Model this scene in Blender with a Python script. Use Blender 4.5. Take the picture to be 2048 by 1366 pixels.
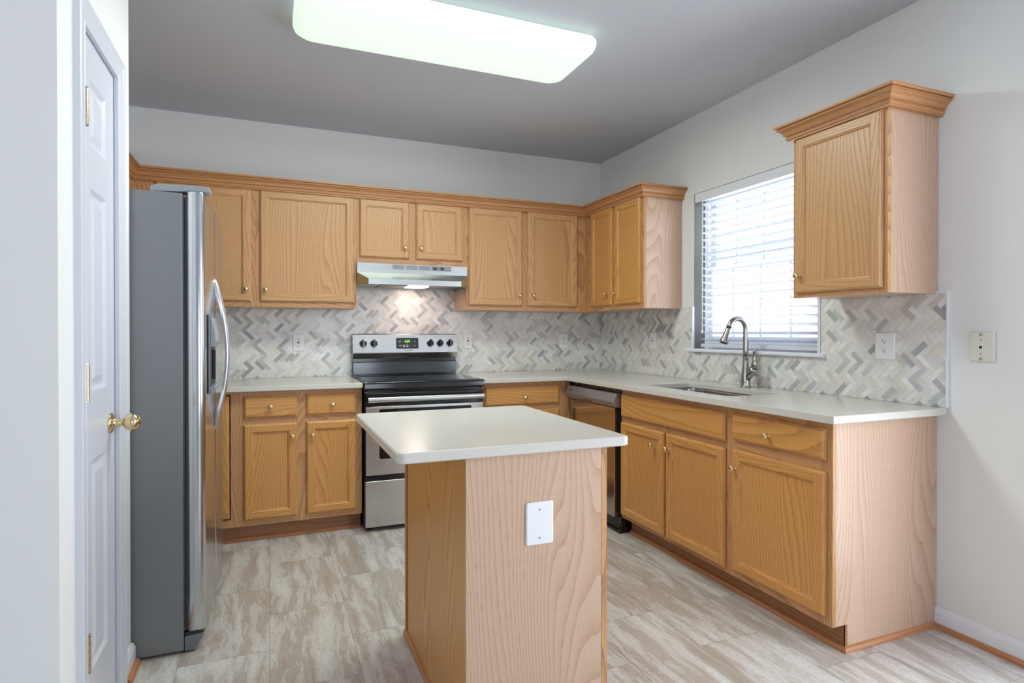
import bpy, bmesh, math, random
from mathutils import Vector, Matrix
random.seed(7)
for o in list(bpy.data.objects): bpy.data.objects.remove(o)
SC = bpy.context.scene
COL = SC.collection
# ------------------------------------------------------------------ camera
cam_d = bpy.data.cameras.new('camera'); cam = bpy.data.objects.new('camera', cam_d); COL.objects.link(cam)
cam_d.sensor_width = 36.0; cam_d.lens = 1178.73/2048*36.0
cam_d.shift_y = -11.1/2048
cam_d.clip_start = .02
cam.location = (-2.5636, -4.3232, 1.2231)
cam.rotation_euler = (math.pi/2-.0062, 0.0, -.3870)
SC.camera = cam
# ------------------------------------------------------------------ view
SC.view_settings.view_transform = 'Standard'
SC.view_settings.look = 'None'
SC.view_settings.gamma = 1
SC.view_settings.use_curve_mapping = False
SC.view_settings.exposure = 0.07
# ------------------------------------------------------------------ world: bright overcast sky, ground set brighter to light the ceiling
W = bpy.data.worlds.new('overcast_sky'); SC.world = W; W.use_nodes = True
nt = W.node_tree; nt.nodes.clear()
wo = nt.nodes.new('ShaderNodeOutputWorld'); bg = nt.nodes.new('ShaderNodeBackground')
tc = nt.nodes.new('ShaderNodeTexCoord'); sp = nt.nodes.new('ShaderNodeSeparateXYZ'); rp = nt.nodes.new('ShaderNodeValToRGB')
nt.links.new(tc.outputs['Generated'], sp.inputs[0])
mp = nt.nodes.new('ShaderNodeMapRange'); mp.inputs[1].default_value = -1; mp.inputs[2].default_value = 1
nt.links.new(sp.outputs['Z'], mp.inputs[0]); nt.links.new(mp.outputs[0], rp.inputs[0])
rp.color_ramp.elements[0].position = .46; rp.color_ramp.elements[0].color = (1.05, 1.11, 1.22, 1)
rp.color_ramp.elements[1].position = .53; rp.color_ramp.elements[1].color = (.84, .92, 1.02, 1)
nt.links.new(rp.outputs[0], bg.inputs[0])
# sky set brighter behind the camera (-y) to fill the room, dimmer at the sink window
my = nt.nodes.new('ShaderNodeMapRange'); nt.links.new(sp.outputs['Y'], my.inputs[0])
my.inputs[1].default_value = -.10; my.inputs[2].default_value = .20; my.inputs[3].default_value = 6.5; my.inputs[4].default_value = 2.7
nt.links.new(my.outputs[0], bg.inputs[1])
nt.links.new(bg.outputs[0], wo.inputs[0])
# daylight entering the openings of the room behind the camera and the kitchen window
def area(name, loc, rot, sx, sy, power, col=(.90, .95, 1.0)):
    l = bpy.data.lights.new(name, 'AREA'); l.shape = 'RECTANGLE'; l.size = sx; l.size_y = sy; l.energy = power; l.color = col
    o = bpy.data.objects.new(name, l); COL.objects.link(o); o.location = loc; o.rotation_euler = rot
    return o
H = 2.64; YR = -8.0; XL = -6.4
HP = math.pi/2
for nm_, loc_, rot_, sx_, sy_ in (('daylight_rear_window', (-1.25, YR-.02, 1.35), (HP, 0, 0), 1.3, 1.8), ('daylight_patio_door', (.01, -4.05, 1.17), (0, HP, 0), 2.3, 1.8),
                             ('daylight_added_window', (XL-.01, -6.0, 1.30), (0, -HP, 0), 1.8, 1.8),
                             ('daylight_kitchen_window', (.155, -1.67, 1.62), (0, HP, 0), .94, .95)):
    p_ = area(nm_, loc_, rot_, sx_, sy_, 1); p_.data.cycles.is_portal = True

# ------------------------------------------------------------------ materials
def srgb(r, g, b):
    f = lambda c: (c/255/12.92) if c/255 <= .04045 else ((c/255+.055)/1.055)**2.4
    return (f(r), f(g), f(b), 1)
def base_mat(name, col, rough=.5, metal=0, spec=.5, coat=0, emis=None, es=0):
    m = bpy.data.materials.new(name); m.use_nodes = True
    b = m.node_tree.nodes['Principled BSDF']
    b.inputs['Base Color'].default_value = col; b.inputs['Roughness'].default_value = rough
    b.inputs['Metallic'].default_value = metal; b.inputs['Specular IOR Level'].default_value = spec
    b.inputs['Coat Weight'].default_value = coat
    if emis: b.inputs['Emission Color'].default_value = emis; b.inputs['Emission Strength'].default_value = es
    return m, m.node_tree, b
class NT:
    def __init__(s, t): s.t = t
    def n(s, k, **kw):
        x = s.t.nodes.new(k)
        for a, v in kw.items(): setattr(x, a, v)
        return x
    def link(s, a, b): s.t.links.new(a, b)
    def m(s, op, a, b=None, c=None):
        x = s.n('ShaderNodeMath', operation=op)
        for i, v in enumerate((a, b, c)):
            if v is None: continue
            if isinstance(v, (int, float)): x.inputs[i].default_value = v
            else: s.link(v, x.inputs[i])
        return x.outputs[0]
    def comb(s, x, y, z=0):
        c = s.n('ShaderNodeCombineXYZ')
        for i, v in enumerate((x, y, z)):
            if isinstance(v, (int, float)): c.inputs[i].default_value = v
            else: s.link(v, c.inputs[i])
        return c.outputs[0]
    def noise(s, vec, scale=1, detail=2, rough=.5, dist=0):
        x = s.n('ShaderNodeTexNoise'); s.link(vec, x.inputs['Vector'])
        x.inputs['Scale'].default_value = scale; x.inputs['Detail'].default_value = detail
        x.inputs['Roughness'].default_value = rough; x.inputs['Distortion'].default_value = dist
        return x.outputs['Fac']
    def ramp(s, f, stops):
        r = s.n('ShaderNodeValToRGB'); s.link(f, r.inputs[0]); e = r.color_ramp.elements
        while len(e) < len(stops): e.new(.5)
        for el, (p, c) in zip(e, stops): el.position = p; el.color = c
        return r.outputs[0]
    def mix(s, f, a, b, mode='MIX'):
        x = s.n('ShaderNodeMix', data_type='RGBA', blend_type=mode)
        for i, v in ((0, f), (6, a), (7, b)):
            if isinstance(v, (int, float)): x.inputs[i].default_value = v
            elif isinstance(v, tuple): x.inputs[i].default_value = v
            else: s.link(v, x.inputs[i])
        return x.outputs[2]
    def uv(s):
        u = s.n('ShaderNodeUVMap'); u.uv_map = 'UVMap'
        q = s.n('ShaderNodeSeparateXYZ'); s.link(u.outputs[0], q.inputs[0]); return q.outputs[0], q.outputs[1]
    def bump(s, b, h, st, dist=.001):
        x = s.n('ShaderNodeBump'); x.inputs['Strength'].default_value = st; x.inputs['Distance'].default_value = dist
        s.link(h, x.inputs['Height']); s.link(x.outputs[0], b.inputs['Normal'])

def oak(name, light, mid, dark, rough=.34, contrast=1.0, arch=1.0, spec=.5):
    m, t, b = base_mat(name, mid, rough, spec=spec); k = NT(t); u, v = k.uv()
    # broad figure: cathedral rings from a stretched, warped field
    f = k.noise(k.comb(k.m('MULTIPLY', u, 3.6), k.m('MULTIPLY', v, .55)), 1, 1.2, .4)
    f2 = k.noise(k.comb(k.m('MULTIPLY', u, 30), k.m('MULTIPLY', v, 3.0), 5), 1, 2, .5)
    ph = k.m('ADD', k.m('MULTIPLY', f, 24*arch), k.m('ADD', k.m('MULTIPLY', u, 52), k.m('MULTIPLY', f2, .35)))
    ring = k.m('FRACT', ph)
    ring = k.m('POWER', ring, 2.2)
    # pores: fine dark dashes along the grain, denser in the early wood
    p = k.noise(k.comb(k.m('MULTIPLY', u, 900), k.m('MULTIPLY', v, 26)), 1, 1, .5)
    pores = k.n('ShaderNodeMapRange'); k.link(p, pores.inputs[0]); pores.inputs[1].default_value = .54; pores.inputs[2].default_value = .72
    fine = k.noise(k.comb(k.m('MULTIPLY', u, 260), k.m('MULTIPLY', v, 2.2), 3), 1, 2, .6)
    tone = k.noise(k.comb(k.m('MULTIPLY', u, 2.0), k.m('MULTIPLY', v, .5), 9), 1, 1, .5)
    a = k.mix(k.m('MULTIPLY', k.m('ADD', k.m('MULTIPLY', tone, .7), k.m('MULTIPLY', fine, .55)), .85), light, mid)
    dk = k.m('MULTIPLY', k.m('ADD', k.m('MULTIPLY', ring, .42), k.m('MULTIPLY', pores.outputs[0], k.m('ADD', k.m('MULTIPLY', ring, .35), .22))), contrast)
    c = k.mix(dk, a, dark)
    k.link(c, b.inputs['Base Color'])
    k.link(k.m('ADD', rough, k.m('MULTIPLY', ring, .10)), b.inputs['Roughness'])
    k.bump(b, k.m('SUBTRACT', 1, k.m('MULTIPLY', dk, 1)), .12, .0006)
    return m
M = {}
M['oak'] = oak('honey_oak', srgb(214, 170, 122), srgb(198, 150, 100), srgb(142, 94, 52))
M['oak_rail'] = oak('honey_oak_figured', srgb(210, 162, 114), srgb(192, 142, 94), srgb(132, 84, 48), contrast=1.25, arch=1.5)
M['oak_lower'] = oak('amber_oak', srgb(220, 165, 100), srgb(204, 144, 76), srgb(146, 90, 38))
M['veneer'] = oak('oak_veneer_glare', srgb(212, 182, 158), srgb(200, 167, 142), srgb(158, 114, 86), rough=.30, contrast=.95, arch=1.15)  # pale laminate tone, with window glare also put into the colour
M['crown'] = oak('crown_oak', srgb(204, 152, 104), srgb(184, 130, 82), srgb(128, 78, 42), arch=.25)
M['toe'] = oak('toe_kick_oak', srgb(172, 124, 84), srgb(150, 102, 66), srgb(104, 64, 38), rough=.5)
M['shoe'] = oak('shoe_moulding_oak', srgb(204, 146, 104), srgb(184, 122, 80), srgb(132, 80, 48), rough=.35, arch=.3)

def paint(name, col, rough=.6, bump=.06):
    m, t, b = base_mat(name, col, rough, spec=.3); k = NT(t)
    g = k.n('ShaderNodeTexCoord'); nz = k.noise(g.outputs['Object'], 170, 3, .6); k.bump(b, nz, bump, .0008)
    return m
M['wall'] = paint('greige_wall_paint', srgb(230, 231, 229), .62)
M['ceiling'] = paint('ceiling_paint', srgb(202, 205, 211), .8)
M['trim'] = paint('white_trim_paint', srgb(232, 234, 240), .3, .02)
M['doorpaint_dimmed'] = paint('dimmed_door_paint', srgb(208, 211, 220), .32, .02)  # trim white darkened to offset the direct daylight on these faces

def quartz():
    m, t, b = base_mat('white_quartz', srgb(220, 214, 203), .18, spec=.5); k = NT(t); g = k.n('ShaderNodeTexCoord')
    n1 = k.noise(g.outputs['Object'], 260, 1, .5); n2 = k.noise(g.outputs['Object'], 3, 2, .5)
    f = k.n('ShaderNodeMapRange'); k.link(n1, f.inputs[0]); f.inputs[1].default_value = .66; f.inputs[2].default_value = .74
    c = k.mix(k.m('MULTIPLY', f.outputs[0], .45), k.mix(n2, srgb(214, 211, 203), srgb(206, 202, 193)), srgb(176, 160, 144))
    k.link(c, b.inputs['Base Color']); return m
M['quartz'] = quartz()

def steel(name, col, rough, vert=True, aniso=.5, streak=.06):
    m, t, b = base_mat(name, col, rough, metal=1); k = NT(t); g = k.n('ShaderNodeTexCoord')
    q = k.n('ShaderNodeSeparateXYZ'); k.link(g.outputs['Object'], q.inputs[0])
    s = k.m('ADD', q.outputs[0], q.outputs[1])
    v = k.comb(k.m('MULTIPLY', s, 700 if vert else 5), k.m('MULTIPLY', q.outputs[2], 5 if vert else 700))
    n = k.noise(v, 1, 2, .6)
    k.link(k.m('ADD', rough-streak/2, k.m('MULTIPLY', n, streak)), b.inputs['Roughness'])
    k.bump(b, n, .03, .0004)
    return m
M['steel'] = steel('brushed_steel', srgb(205, 206, 205), .27, False)
M['fridge_steel'] = steel('fridge_door_steel', srgb(204, 207, 212), .20, True)
M['handle_steel'] = steel('satin_handle_steel', srgb(214, 216, 219), .36, True)
M['hood_steel'] = steel('hood_steel', srgb(174, 178, 176), .28, False)
M['nickel'] = steel('brushed_nickel', srgb(176, 173, 168), .22, True)
M['dw_steel'] = steel('dishwasher_steel', srgb(190, 180, 172), .16, True)
M['dark_steel'] = steel('sink_steel', srgb(168, 166, 162), .25, False)
m, t, b = base_mat('fridge_side_grey', srgb(128, 131, 134), .34, spec=.5); k = NT(t); g = k.n('ShaderNodeTexCoord')
k.bump(b, k.noise(g.outputs['Object'], 420, 2, .6), .35, .0012); M['fridge_side'] = m
M['fridge_cap'] = base_mat('fridge_hinge_cover_grey', srgb(150, 156, 162), .4)[0]
M['grey_plastic'] = base_mat('grey_plastic', srgb(120, 124, 130), .35)[0]
M['panel_grey'] = base_mat('control_panel_grey', srgb(150, 146, 144), .35, metal=.6)[0]
M['black'] = base_mat('black_enamel', srgb(20, 21, 23), .12, spec=.6)[0]
M['blackglass'] = base_mat('black_ceramic_glass', srgb(14, 15, 16), .04, spec=.7)[0]
M['gunmetal'] = base_mat('gunmetal_glass', srgb(66, 70, 74), .12, metal=.4, spec=.7)[0]
M['blackmat'] = base_mat('black_plastic', srgb(26, 26, 28), .4)[0]
M['void'] = base_mat('dark_gap', srgb(22, 14, 10), .8)[0]
M['rubber'] = base_mat('gasket_rubber', srgb(66, 70, 76), .5)[0]
M['brass'] = base_mat('polished_brass', srgb(230, 212, 166), .13, metal=1)[0]
M['hinge'] = base_mat('pale_brass', srgb(222, 212, 176), .22, metal=1)[0]
M['white_plastic'] = base_mat('white_plastic', srgb(236, 237, 238), .3)[0]
M['ivory'] = base_mat('ivory_plastic', srgb(226, 224, 210), .35)[0]
M['slot'] = base_mat('slot_black', srgb(30, 28, 28), .6)[0]
M['red'] = base_mat('red_button', srgb(150, 60, 40), .5)[0]
M['chrome'] = base_mat('screw_metal', srgb(190, 190, 186), .25, metal=1)[0]
M['ink'] = base_mat('grey_print', srgb(96, 98, 100), .5)[0]
M['print_white'] = base_mat('white_print', srgb(220, 222, 226), .5)[0]
M['led'] = base_mat('green_led', srgb(20, 60, 10), .5, emis=srgb(120, 255, 40), es=1.6)[0]
M['led_red'] = base_mat('red_legend', srgb(140, 60, 60), .5)[0]
M['vinyl'] = base_mat('white_vinyl_frame', srgb(222, 225, 232), .35)[0]
m, t, b = base_mat('white_blind_slat', srgb(238, 241, 246), .4)
b.inputs['Subsurface Weight'].default_value = 0
mx = t.nodes.new('ShaderNodeMixShader'); tr = t.nodes.new('ShaderNodeBsdfTranslucent'); tr.inputs[0].default_value = srgb(235, 240, 250)
out = t.nodes['Material Output']; t.links.new(b.outputs[0], mx.inputs[1]); t.links.new(tr.outputs[0], mx.inputs[2]); mx.inputs[0].default_value = .28
t.links.new(mx.outputs[0], out.inputs[0]); M['slat'] = m
def glass():
    m = bpy.data.materials.new('window_glass'); m.use_nodes = True; t = m.node_tree; t.nodes.clear(); k = NT(t)
    o = k.n('ShaderNodeOutputMaterial'); x = k.n('ShaderNodeMixShader'); a = k.n('ShaderNodeBsdfTransparent'); g = k.n('ShaderNodeBsdfGlossy')
    g.inputs['Roughness'].default_value = .02; fr = k.n('ShaderNodeLayerWeight'); fr.inputs[0].default_value = .5
    k.link(k.m('ADD', .03, k.m('MULTIPLY', k.m('POWER', fr.outputs['Facing'], 5), .6)), x.inputs[0]); k.link(a.outputs[0], x.inputs[1]); k.link(g.outputs[0], x.inputs[2]); k.link(x.outputs[0], o.inputs[0])
    return m
M['glass'] = glass()
# the lit acrylic diffuser: gives off a pale green-white light
M['diffuser'] = base_mat('lit_acrylic_diffuser', srgb(190, 200, 192), .4, emis=(.84, 1.0, .87, 1), es=.72)[0]
M['hood_lens'] = base_mat('lit_hood_lens', srgb(255, 240, 225), .4, emis=(1.0, .86, .76, 1), es=6)[0]
M['filter'] = base_mat('grease_filter_mesh', srgb(150, 142, 136), .4, metal=.9)[0]
def floor_mat():
    m, t, b = base_mat('travertine_vinyl_tile', srgb(200, 192, 182), .30, spec=.45); k = NT(t); u, v = k.uv()
    w = k.noise(k.comb(k.m('MULTIPLY', u, 3), k.m('MULTIPLY', v, 1.5)), 1, 3, .6)
    uu = k.m('ADD', u, k.m('MULTIPLY', k.m('SUBTRACT', w, .5), .12))
    f = k.noise(k.comb(k.m('MULTIPLY', uu, 12), k.m('MULTIPLY', v, 1.5)), 1, 7, .68, .25)
    f2 = k.noise(k.comb(k.m('MULTIPLY', uu, 26), k.m('MULTIPLY', v, 5), 4), 1, 6, .72, .5)
    f3 = k.noise(k.comb(k.m('MULTIPLY', u, 90), k.m('MULTIPLY', v, 60), 2), 1, 4, .75)
    c = k.ramp(f, [(.30, srgb(160, 146, 133)), (.42, srgb(186, 175, 165)), (.51, srgb(206, 201, 196)), (.64, srgb(222, 221, 218))])
    c = k.mix(k.m('MULTIPLY', k.ramp(f2, [(.3, (1, 1, 1, 1)), (.48, (0, 0, 0, 1))]), .55), c, srgb(166, 152, 140))
    vein = k.m('ABSOLUTE', k.m('SUBTRACT', f, .47))
    c = k.mix(k.m('MULTIPLY', k.ramp(vein, [(.0, (1, 1, 1, 1)), (.018, (0, 0, 0, 1))]), .42), c, srgb(146, 126, 112))
    c = k.mix(k.m('MULTIPLY', k.ramp(f3, [(.38, (1, 1, 1, 1)), (.56, (0, 0, 0, 1))]), .30), c, srgb(150, 146, 136))
    k.link(c, b.inputs['Base Color'])
    k.link(k.m('ADD', .24, k.m('MULTIPLY', f3, .16)), b.inputs['Roughness'])
    k.bump(b, f2, .10, .0008); return m
M['floor'] = floor_mat()
M['seam'] = base_mat('floor_seam', srgb(160, 150, 140), .6)[0]
def marble():
    m, t, b = base_mat('marble_mosaic', srgb(210, 210, 206), .22, spec=.5); k = NT(t)
    a = k.n('ShaderNodeVertexColor'); a.layer_name = 'tint'; u, v = k.uv()
    n = k.noise(k.comb(k.m('MULTIPLY', u, 90), k.m('MULTIPLY', v, 16)), 1, 3, .6, .6)
    c = k.mix(.30, a.outputs[0], k.ramp(n, [(.3, srgb(166, 166, 168)), (.55, srgb(240, 239, 236))]), 'MULTIPLY')
    k.link(c, b.inputs['Base Color']); return m
M['marble'] = marble()
M['grout'] = base_mat('pale_grout', srgb(214, 213, 208), .8)[0]

# ------------------------------------------------------------------ mesh builder
WL = {}
def wloc(o): return WL.get(o.name, Vector((0, 0, 0))) if o else Vector((0, 0, 0))
class MB:
    def __init__(s): s.v = []; s.f = []; s.uv = []; s.sm = []; s.mi = []; s.off = (0, 0); s.cur = 0
    def new_off(s): s.off = (random.uniform(0, 40), random.uniform(0, 40))
    def face(s, pts, uv=None, smooth=False):
        i = len(s.v); s.v += [tuple(p) for p in pts]; s.f.append(tuple(range(i, i+len(pts))))
        s.uv.append(uv or [(0, 0)]*len(pts)); s.sm.append(smooth); s.mi.append(s.cur)
    def gface(s, pts, g, off=None):      # planar face, uv by projection with grain axis g (0,1,2)
        P = [Vector(p) for p in pts]; n = Vector((0, 0, 0))
        for i in range(len(P)): n += P[i].cross(P[(i+1) % len(P)])
        ax = max(range(3), key=lambda i: abs(n[i])); oth = [i for i in range(3) if i != ax]
        o = off or s.off
        if g in oth: vi = g; ui = [i for i in oth if i != g][0]; sc = 1
        else: ui, vi = oth; sc = 8
        s.face(pts, [(p[ui]+o[0], p[vi]*sc+o[1]) for p in P])
    def box(s, a, b, g=2):
        s.new_off()
        x0, x1 = sorted((a[0], b[0])); y0, y1 = sorted((a[1], b[1])); z0, z1 = sorted((a[2], b[2]))
        for q in (((x0,y0,z0),(x0,y1,z0),(x1,y1,z0),(x1,y0,z0)), ((x0,y0,z1),(x1,y0,z1),(x1,y1,z1),(x0,y1,z1)),
                  ((x0,y0,z0),(x1,y0,z0),(x1,y0,z1),(x0,y0,z1)), ((x1,y1,z0),(x0,y1,z0),(x0,y1,z1),(x1,y1,z1)),
                  ((x0,y1,z0),(x0,y0,z0),(x0,y0,z1),(x0,y1,z1)), ((x1,y0,z0),(x1,y1,z0),(x1,y1,z1),(x1,y0,z1))):
            s.gface(q, g)
        return s
    def prism(s, poly, axis, a, b, g=2):  # poly: 2D points in the two other axes (in order), extruded along axis
        s.new_off(); oth = [i for i in range(3) if i != axis]
        def P(p, d):
            q = [0, 0, 0]; q[oth[0]] = p[0]; q[oth[1]] = p[1]; q[axis] = d; return tuple(q)
        s.gface([P(p, a) for p in poly], g); s.gface([P(p, b) for p in reversed(poly)], g)
        n = len(poly)
        for i in range(n): s.gface([P(poly[i], a), P(poly[i], b), P(poly[(i+1) % n], b), P(poly[(i+1) % n], a)], g)
        return s
    def loft(s, rings, cap=(True, True), smooth=True, closed=True, grainv=False):
        s.new_off()
        for i in range(len(rings)-1):
            A, B = rings[i], rings[i+1]; n = len(A)
            for j in range(n if closed else n-1):
                k2 = (j+1) % n; s.face([A[j], A[k2], B[k2], B[j]], None, smooth)
        if cap[0]: s.face(list(reversed(rings[0])))
        if cap[1]: s.face(rings[-1])
        return s
    def tube(s, pts, r, seg=16, cap=(True, True), flat=(1, 1)):
        P = [Vector(p) for p in pts]; n = len(P); R = r if isinstance(r, (list, tuple)) else [r]*n
        T = [((P[min(i+1, n-1)]-P[max(i-1, 0)]).normalized()) for i in range(n)]
        up = Vector((0, 0, 1)) if abs(T[0].z) < .9 else Vector((0, 1, 0))
        a = T[0].cross(up).normalized(); rings = []
        for i in range(n):
            a = (a - T[i]*a.dot(T[i])).normalized(); b2 = T[i].cross(a)
            rings.append([tuple(P[i]+(a*math.cos(t)*flat[0]+b2*math.sin(t)*flat[1])*R[i]) for t in [2*math.pi*j/seg for j in range(seg)]])
        return s.loft(rings, cap)
    def lathe(s, prof, origin, axis, seg=24, cap=(True, True)):   # prof: (r, d) along axis
        A = Vector(axis).normalized(); up = Vector((0, 0, 1)) if abs(A.z) < .9 else Vector((1, 0, 0))
        a = A.cross(up).normalized(); b2 = A.cross(a); O = Vector(origin)
        rings = [[tuple(O+A*d+(a*math.cos(t)+b2*math.sin(t))*max(r, 1e-5)) for t in [2*math.pi*j/seg for j in range(seg)]] for r, d in prof]
        return s.loft(rings, cap)
    def build(s, name, mats, parent=None, bevel=0, seg=2, origin=None, color=None, keep=False):
        V = [Vector(p) for p in s.v]
        if origin is None:
            lo = Vector((min(p[i] for p in V) for i in range(3))); hi = Vector((max(p[i] for p in V) for i in range(3)))
            origin = (lo+hi)/2
            if parent is None: origin.z = lo.z
        origin = Vector(origin)
        me = bpy.data.meshes.new(name); bm = bmesh.new(); uvl = bm.loops.layers.uv.new('UVMap')
        cl = bm.loops.layers.float_color.new('tint') if color else None
        for fi, f in enumerate(s.f):
            vs = [bm.verts.new(V[i]-origin) for i in f]
            try: F = bm.faces.new(vs)
            except ValueError: continue
            F.smooth = s.sm[fi]; F.material_index = s.mi[fi]
            for l, c in zip(F.loops, s.uv[fi]): l[uvl].uv = c
            if cl:
                for l in F.loops: l[cl] = color[fi]
        if not keep:
            bmesh.ops.remove_doubles(bm, verts=bm.verts, dist=1e-5)
            bmesh.ops.recalc_face_normals(bm, faces=bm.faces)
        bm.to_mesh(me); bm.free()
        for m_ in (mats if isinstance(mats, (list, tuple)) else [mats]): me.materials.append(M[m_])
        o = bpy.data.objects.new(name, me); COL.objects.link(o)
        if parent: o.parent = parent
        o.location = origin-wloc(parent); WL[o.name] = origin
        if bevel:
            b_ = o.modifiers.new('bevel', 'BEVEL'); b_.width = bevel; b_.segments = seg; b_.limit_method = 'ANGLE'; b_.angle_limit = math.radians(50)
            b_.harden_normals = True
        return o
def tag(o, label=None, cat=None, group=None, kind=None):
    if label: o['label'] = label
    if cat: o['category'] = cat
    if group: o['group'] = group
    if kind: o['kind'] = kind
    return o
def thing(name, loc, label, cat, group=None):
    o = bpy.data.objects.new(name, None); COL.objects.link(o); o.location = loc; WL[o.name] = Vector(loc); o.empty_display_size = .1
    return tag(o, label, cat, group)
def bx(name, a, b, mat, parent=None, g=2, bevel=0): return MB().box(a, b, g).build(name, mat, parent, bevel)
def struct(o, label=None): return tag(o, label, None, None, 'structure')
def place_copy(o, parent, world):
    c = o.copy(); COL.objects.link(c); c.parent = parent; c.location = Vector(world)-wloc(parent); WL[c.name] = Vector(world)
    return c
# sweep a (out, z) profile along a plan path, mitred; room side is to the right of travel
def sweep(path, prof, zbase=0):
    P = [Vector((p[0], p[1])) for p in path]; n = len(P); N = []
    for i in range(n-1):
        d = (P[i+1]-P[i]).normalized(); N.append(Vector((d.y, -d.x)))
    mb = MB(); L = 0
    def ringpt(i, d, z):
        if i == 0: m_ = N[0]; k_ = 1
        elif i == n-1: m_ = N[-1]; k_ = 1
        else:
            m_ = (N[i-1]+N[i]); m_ = m_/m_.length; k_ = 1/max(.2, m_.dot(N[i]))
        q = P[i]+m_*d*k_; return (q.x, q.y, z+zbase)
    for i in range(n-1):
        mb.new_off(); l = (P[i+1]-P[i]).length; acc = 0; K = len(prof)
        for j in range(K):
            a, b_ = prof[j], prof[(j+1) % K]; w = math.hypot(a[0]-b_[0], a[1]-b_[1]); o = mb.off
            mb.face([ringpt(i, *a), ringpt(i+1, *a), ringpt(i+1, *b_), ringpt(i, *b_)],
                    [(acc+o[0], o[1]), (acc+o[0], l+o[1]), (acc+w+o[0], l+o[1]), (acc+w+o[0], o[1])])
            acc += w
    mb.face([ringpt(0, *p) for p in prof]); mb.face([ringpt(n-1, *p) for p in reversed(prof)])
    return mb
class Fr:   # wall-aligned frame: u runs left to right as seen from the room, d comes out of the wall
    def __init__(s, side, plane): s.side = side; s.p = plane
    def P(s, u, z, d):
        if s.side == 'back': return (u, s.p-d, z)
        if s.side == 'right': return (s.p-d, -u, z)
        if s.side == 'left': return (s.p+d, u, z)
    def N(s): return {'back': (0, -1, 0), 'right': (-1, 0, 0), 'left': (1, 0, 0)}[s.side]
    def uax(s): return 0 if s.side == 'back' else 1
def fbox(mb, fr, u0, u1, z0, z1, d0, d1, g=2):
    gg = 2 if g == 2 else fr.uax(); return mb.box(fr.P(u0, z0, d0), fr.P(u1, z1, d1), gg)
# --- cabinet door: mitred lip, butt-jointed stiles and rails, recessed flat panel
def door(fr, u0, u1, z0, z1, parent, mat='oak', sw=.053, t=.019, name='door'):
    mb = MB()
    def ring(o, d): return [(u0+o, z0+o, d), (u1-o, z0+o, d), (u1-o, z1-o, d), (u0+o, z1-o, d)]
    def strip(A, B):
        for j in range(4):
            k2 = (j+1) % 4; mb.new_off() if j else None
            g = fr.uax() if j in (0, 2) else 2
            mb.gface([fr.P(*A[j]), fr.P(*A[k2]), fr.P(*B[k2]), fr.P(*B[j])], g)
    R = [ring(0, .0005), ring(0, .010), ring(.004, .0125), ring(.0055, .0165), ring(.009, t)]
    for i in range(4): strip(R[i], R[i+1])
    mb.gface([fr.P(*p) for p in reversed(R[0])], 2)
    I = [ring(sw-.010, t), ring(sw-.0065, t-.0035), ring(sw-.003, t-.0045), ring(sw, t-.0105)]
    o0, o1 = R[4], I[0]
    # faces of stiles (full height) and rails
    uo0, uo1 = u0+.009, u1-.009; ui0, ui1 = u0+sw-.010, u1-sw+.010; zo0, zo1 = z0+.009, z1-.009; zi0, zi1 = z0+sw-.010, z1-sw+.010
    for (a, b_) in ((uo0, ui0), (ui1, uo1)):
        mb.new_off()
        for (c, d_) in ((zo0, zi0), (zi0, zi1), (zi1, zo1)): mb.gface([fr.P(a, c, t), fr.P(b_, c, t), fr.P(b_, d_, t), fr.P(a, d_, t)], 2)
    for (c, d_) in ((zo0, zi0), (zi1, zo1)):
        mb.new_off(); mb.gface([fr.P(ui0, c, t), fr.P(ui1, c, t), fr.P(ui1, d_, t), fr.P(ui0, d_, t)], fr.uax())
    for i in range(3): strip(I[i], I[i+1])
    mb.new_off(); mb.gface([fr.P(*p) for p in I[3]], 2)
    return mb.build(name, mat, parent)
def drawer_front(fr, u0, u1, z0, z1, parent, mat='oak', t=.019, name='drawer_front'):
    mb = MB()
    def ring(o, d): return [(u0+o, z0+o, d), (u1-o, z0+o, d), (u1-o, z1-o, d), (u0+o, z1-o, d)]
    R = [ring(0, .0005), ring(0, .009), ring(.005, .0115), ring(.0075, .0165), ring(.012, t)]
    mb.new_off()
    for i in range(4):
        for j in range(4):
            k2 = (j+1) % 4; mb.gface([fr.P(*R[i][j]), fr.P(*R[i][k2]), fr.P(*R[i+1][k2]), fr.P(*R[i+1][j])], fr.uax())
    mb.gface([fr.P(*p) for p in R[4]], fr.uax()); mb.gface([fr.P(*p) for p in reversed(R[0])], fr.uax())
    return mb.build(name, mat, parent)
KN = {}
def knob(fr, u, z, parent, d=.019):
    w = Vector(fr.P(u, z, d))
    if fr.side not in KN:
        mb = MB(); mb.lathe([(.007, 0), (.0075, .001), (.005, .003), (.0045, .010), (.006, .012), (.0105, .015), (.0138, .020), (.0142, .024), (.012, .028), (.0075, .0305), (.0, .0315)], w, fr.N(), 20)
        KN[fr.side] = mb.build('knob', 'brass', parent, origin=w); return KN[fr.side]
    return place_copy(KN[fr.side], parent, w)
def frame_mb(fr, u0, u1, z0, z1, stiles, rails, t=.019):
    """stiles: (u0,u1) list over full height; rails: (z0,z1) list spanning between"""
    mb = MB()
    for a, b_ in stiles: fbox(mb, fr, a, b_, z0, z1, -t, 0)
    s = sorted(stiles)
    for i in range(len(s)-1):
        for c, d_ in rails: fbox(mb, fr, s[i][1], s[i+1][0], c, d_, -t, -.0002, 0)
    return mb

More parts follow.
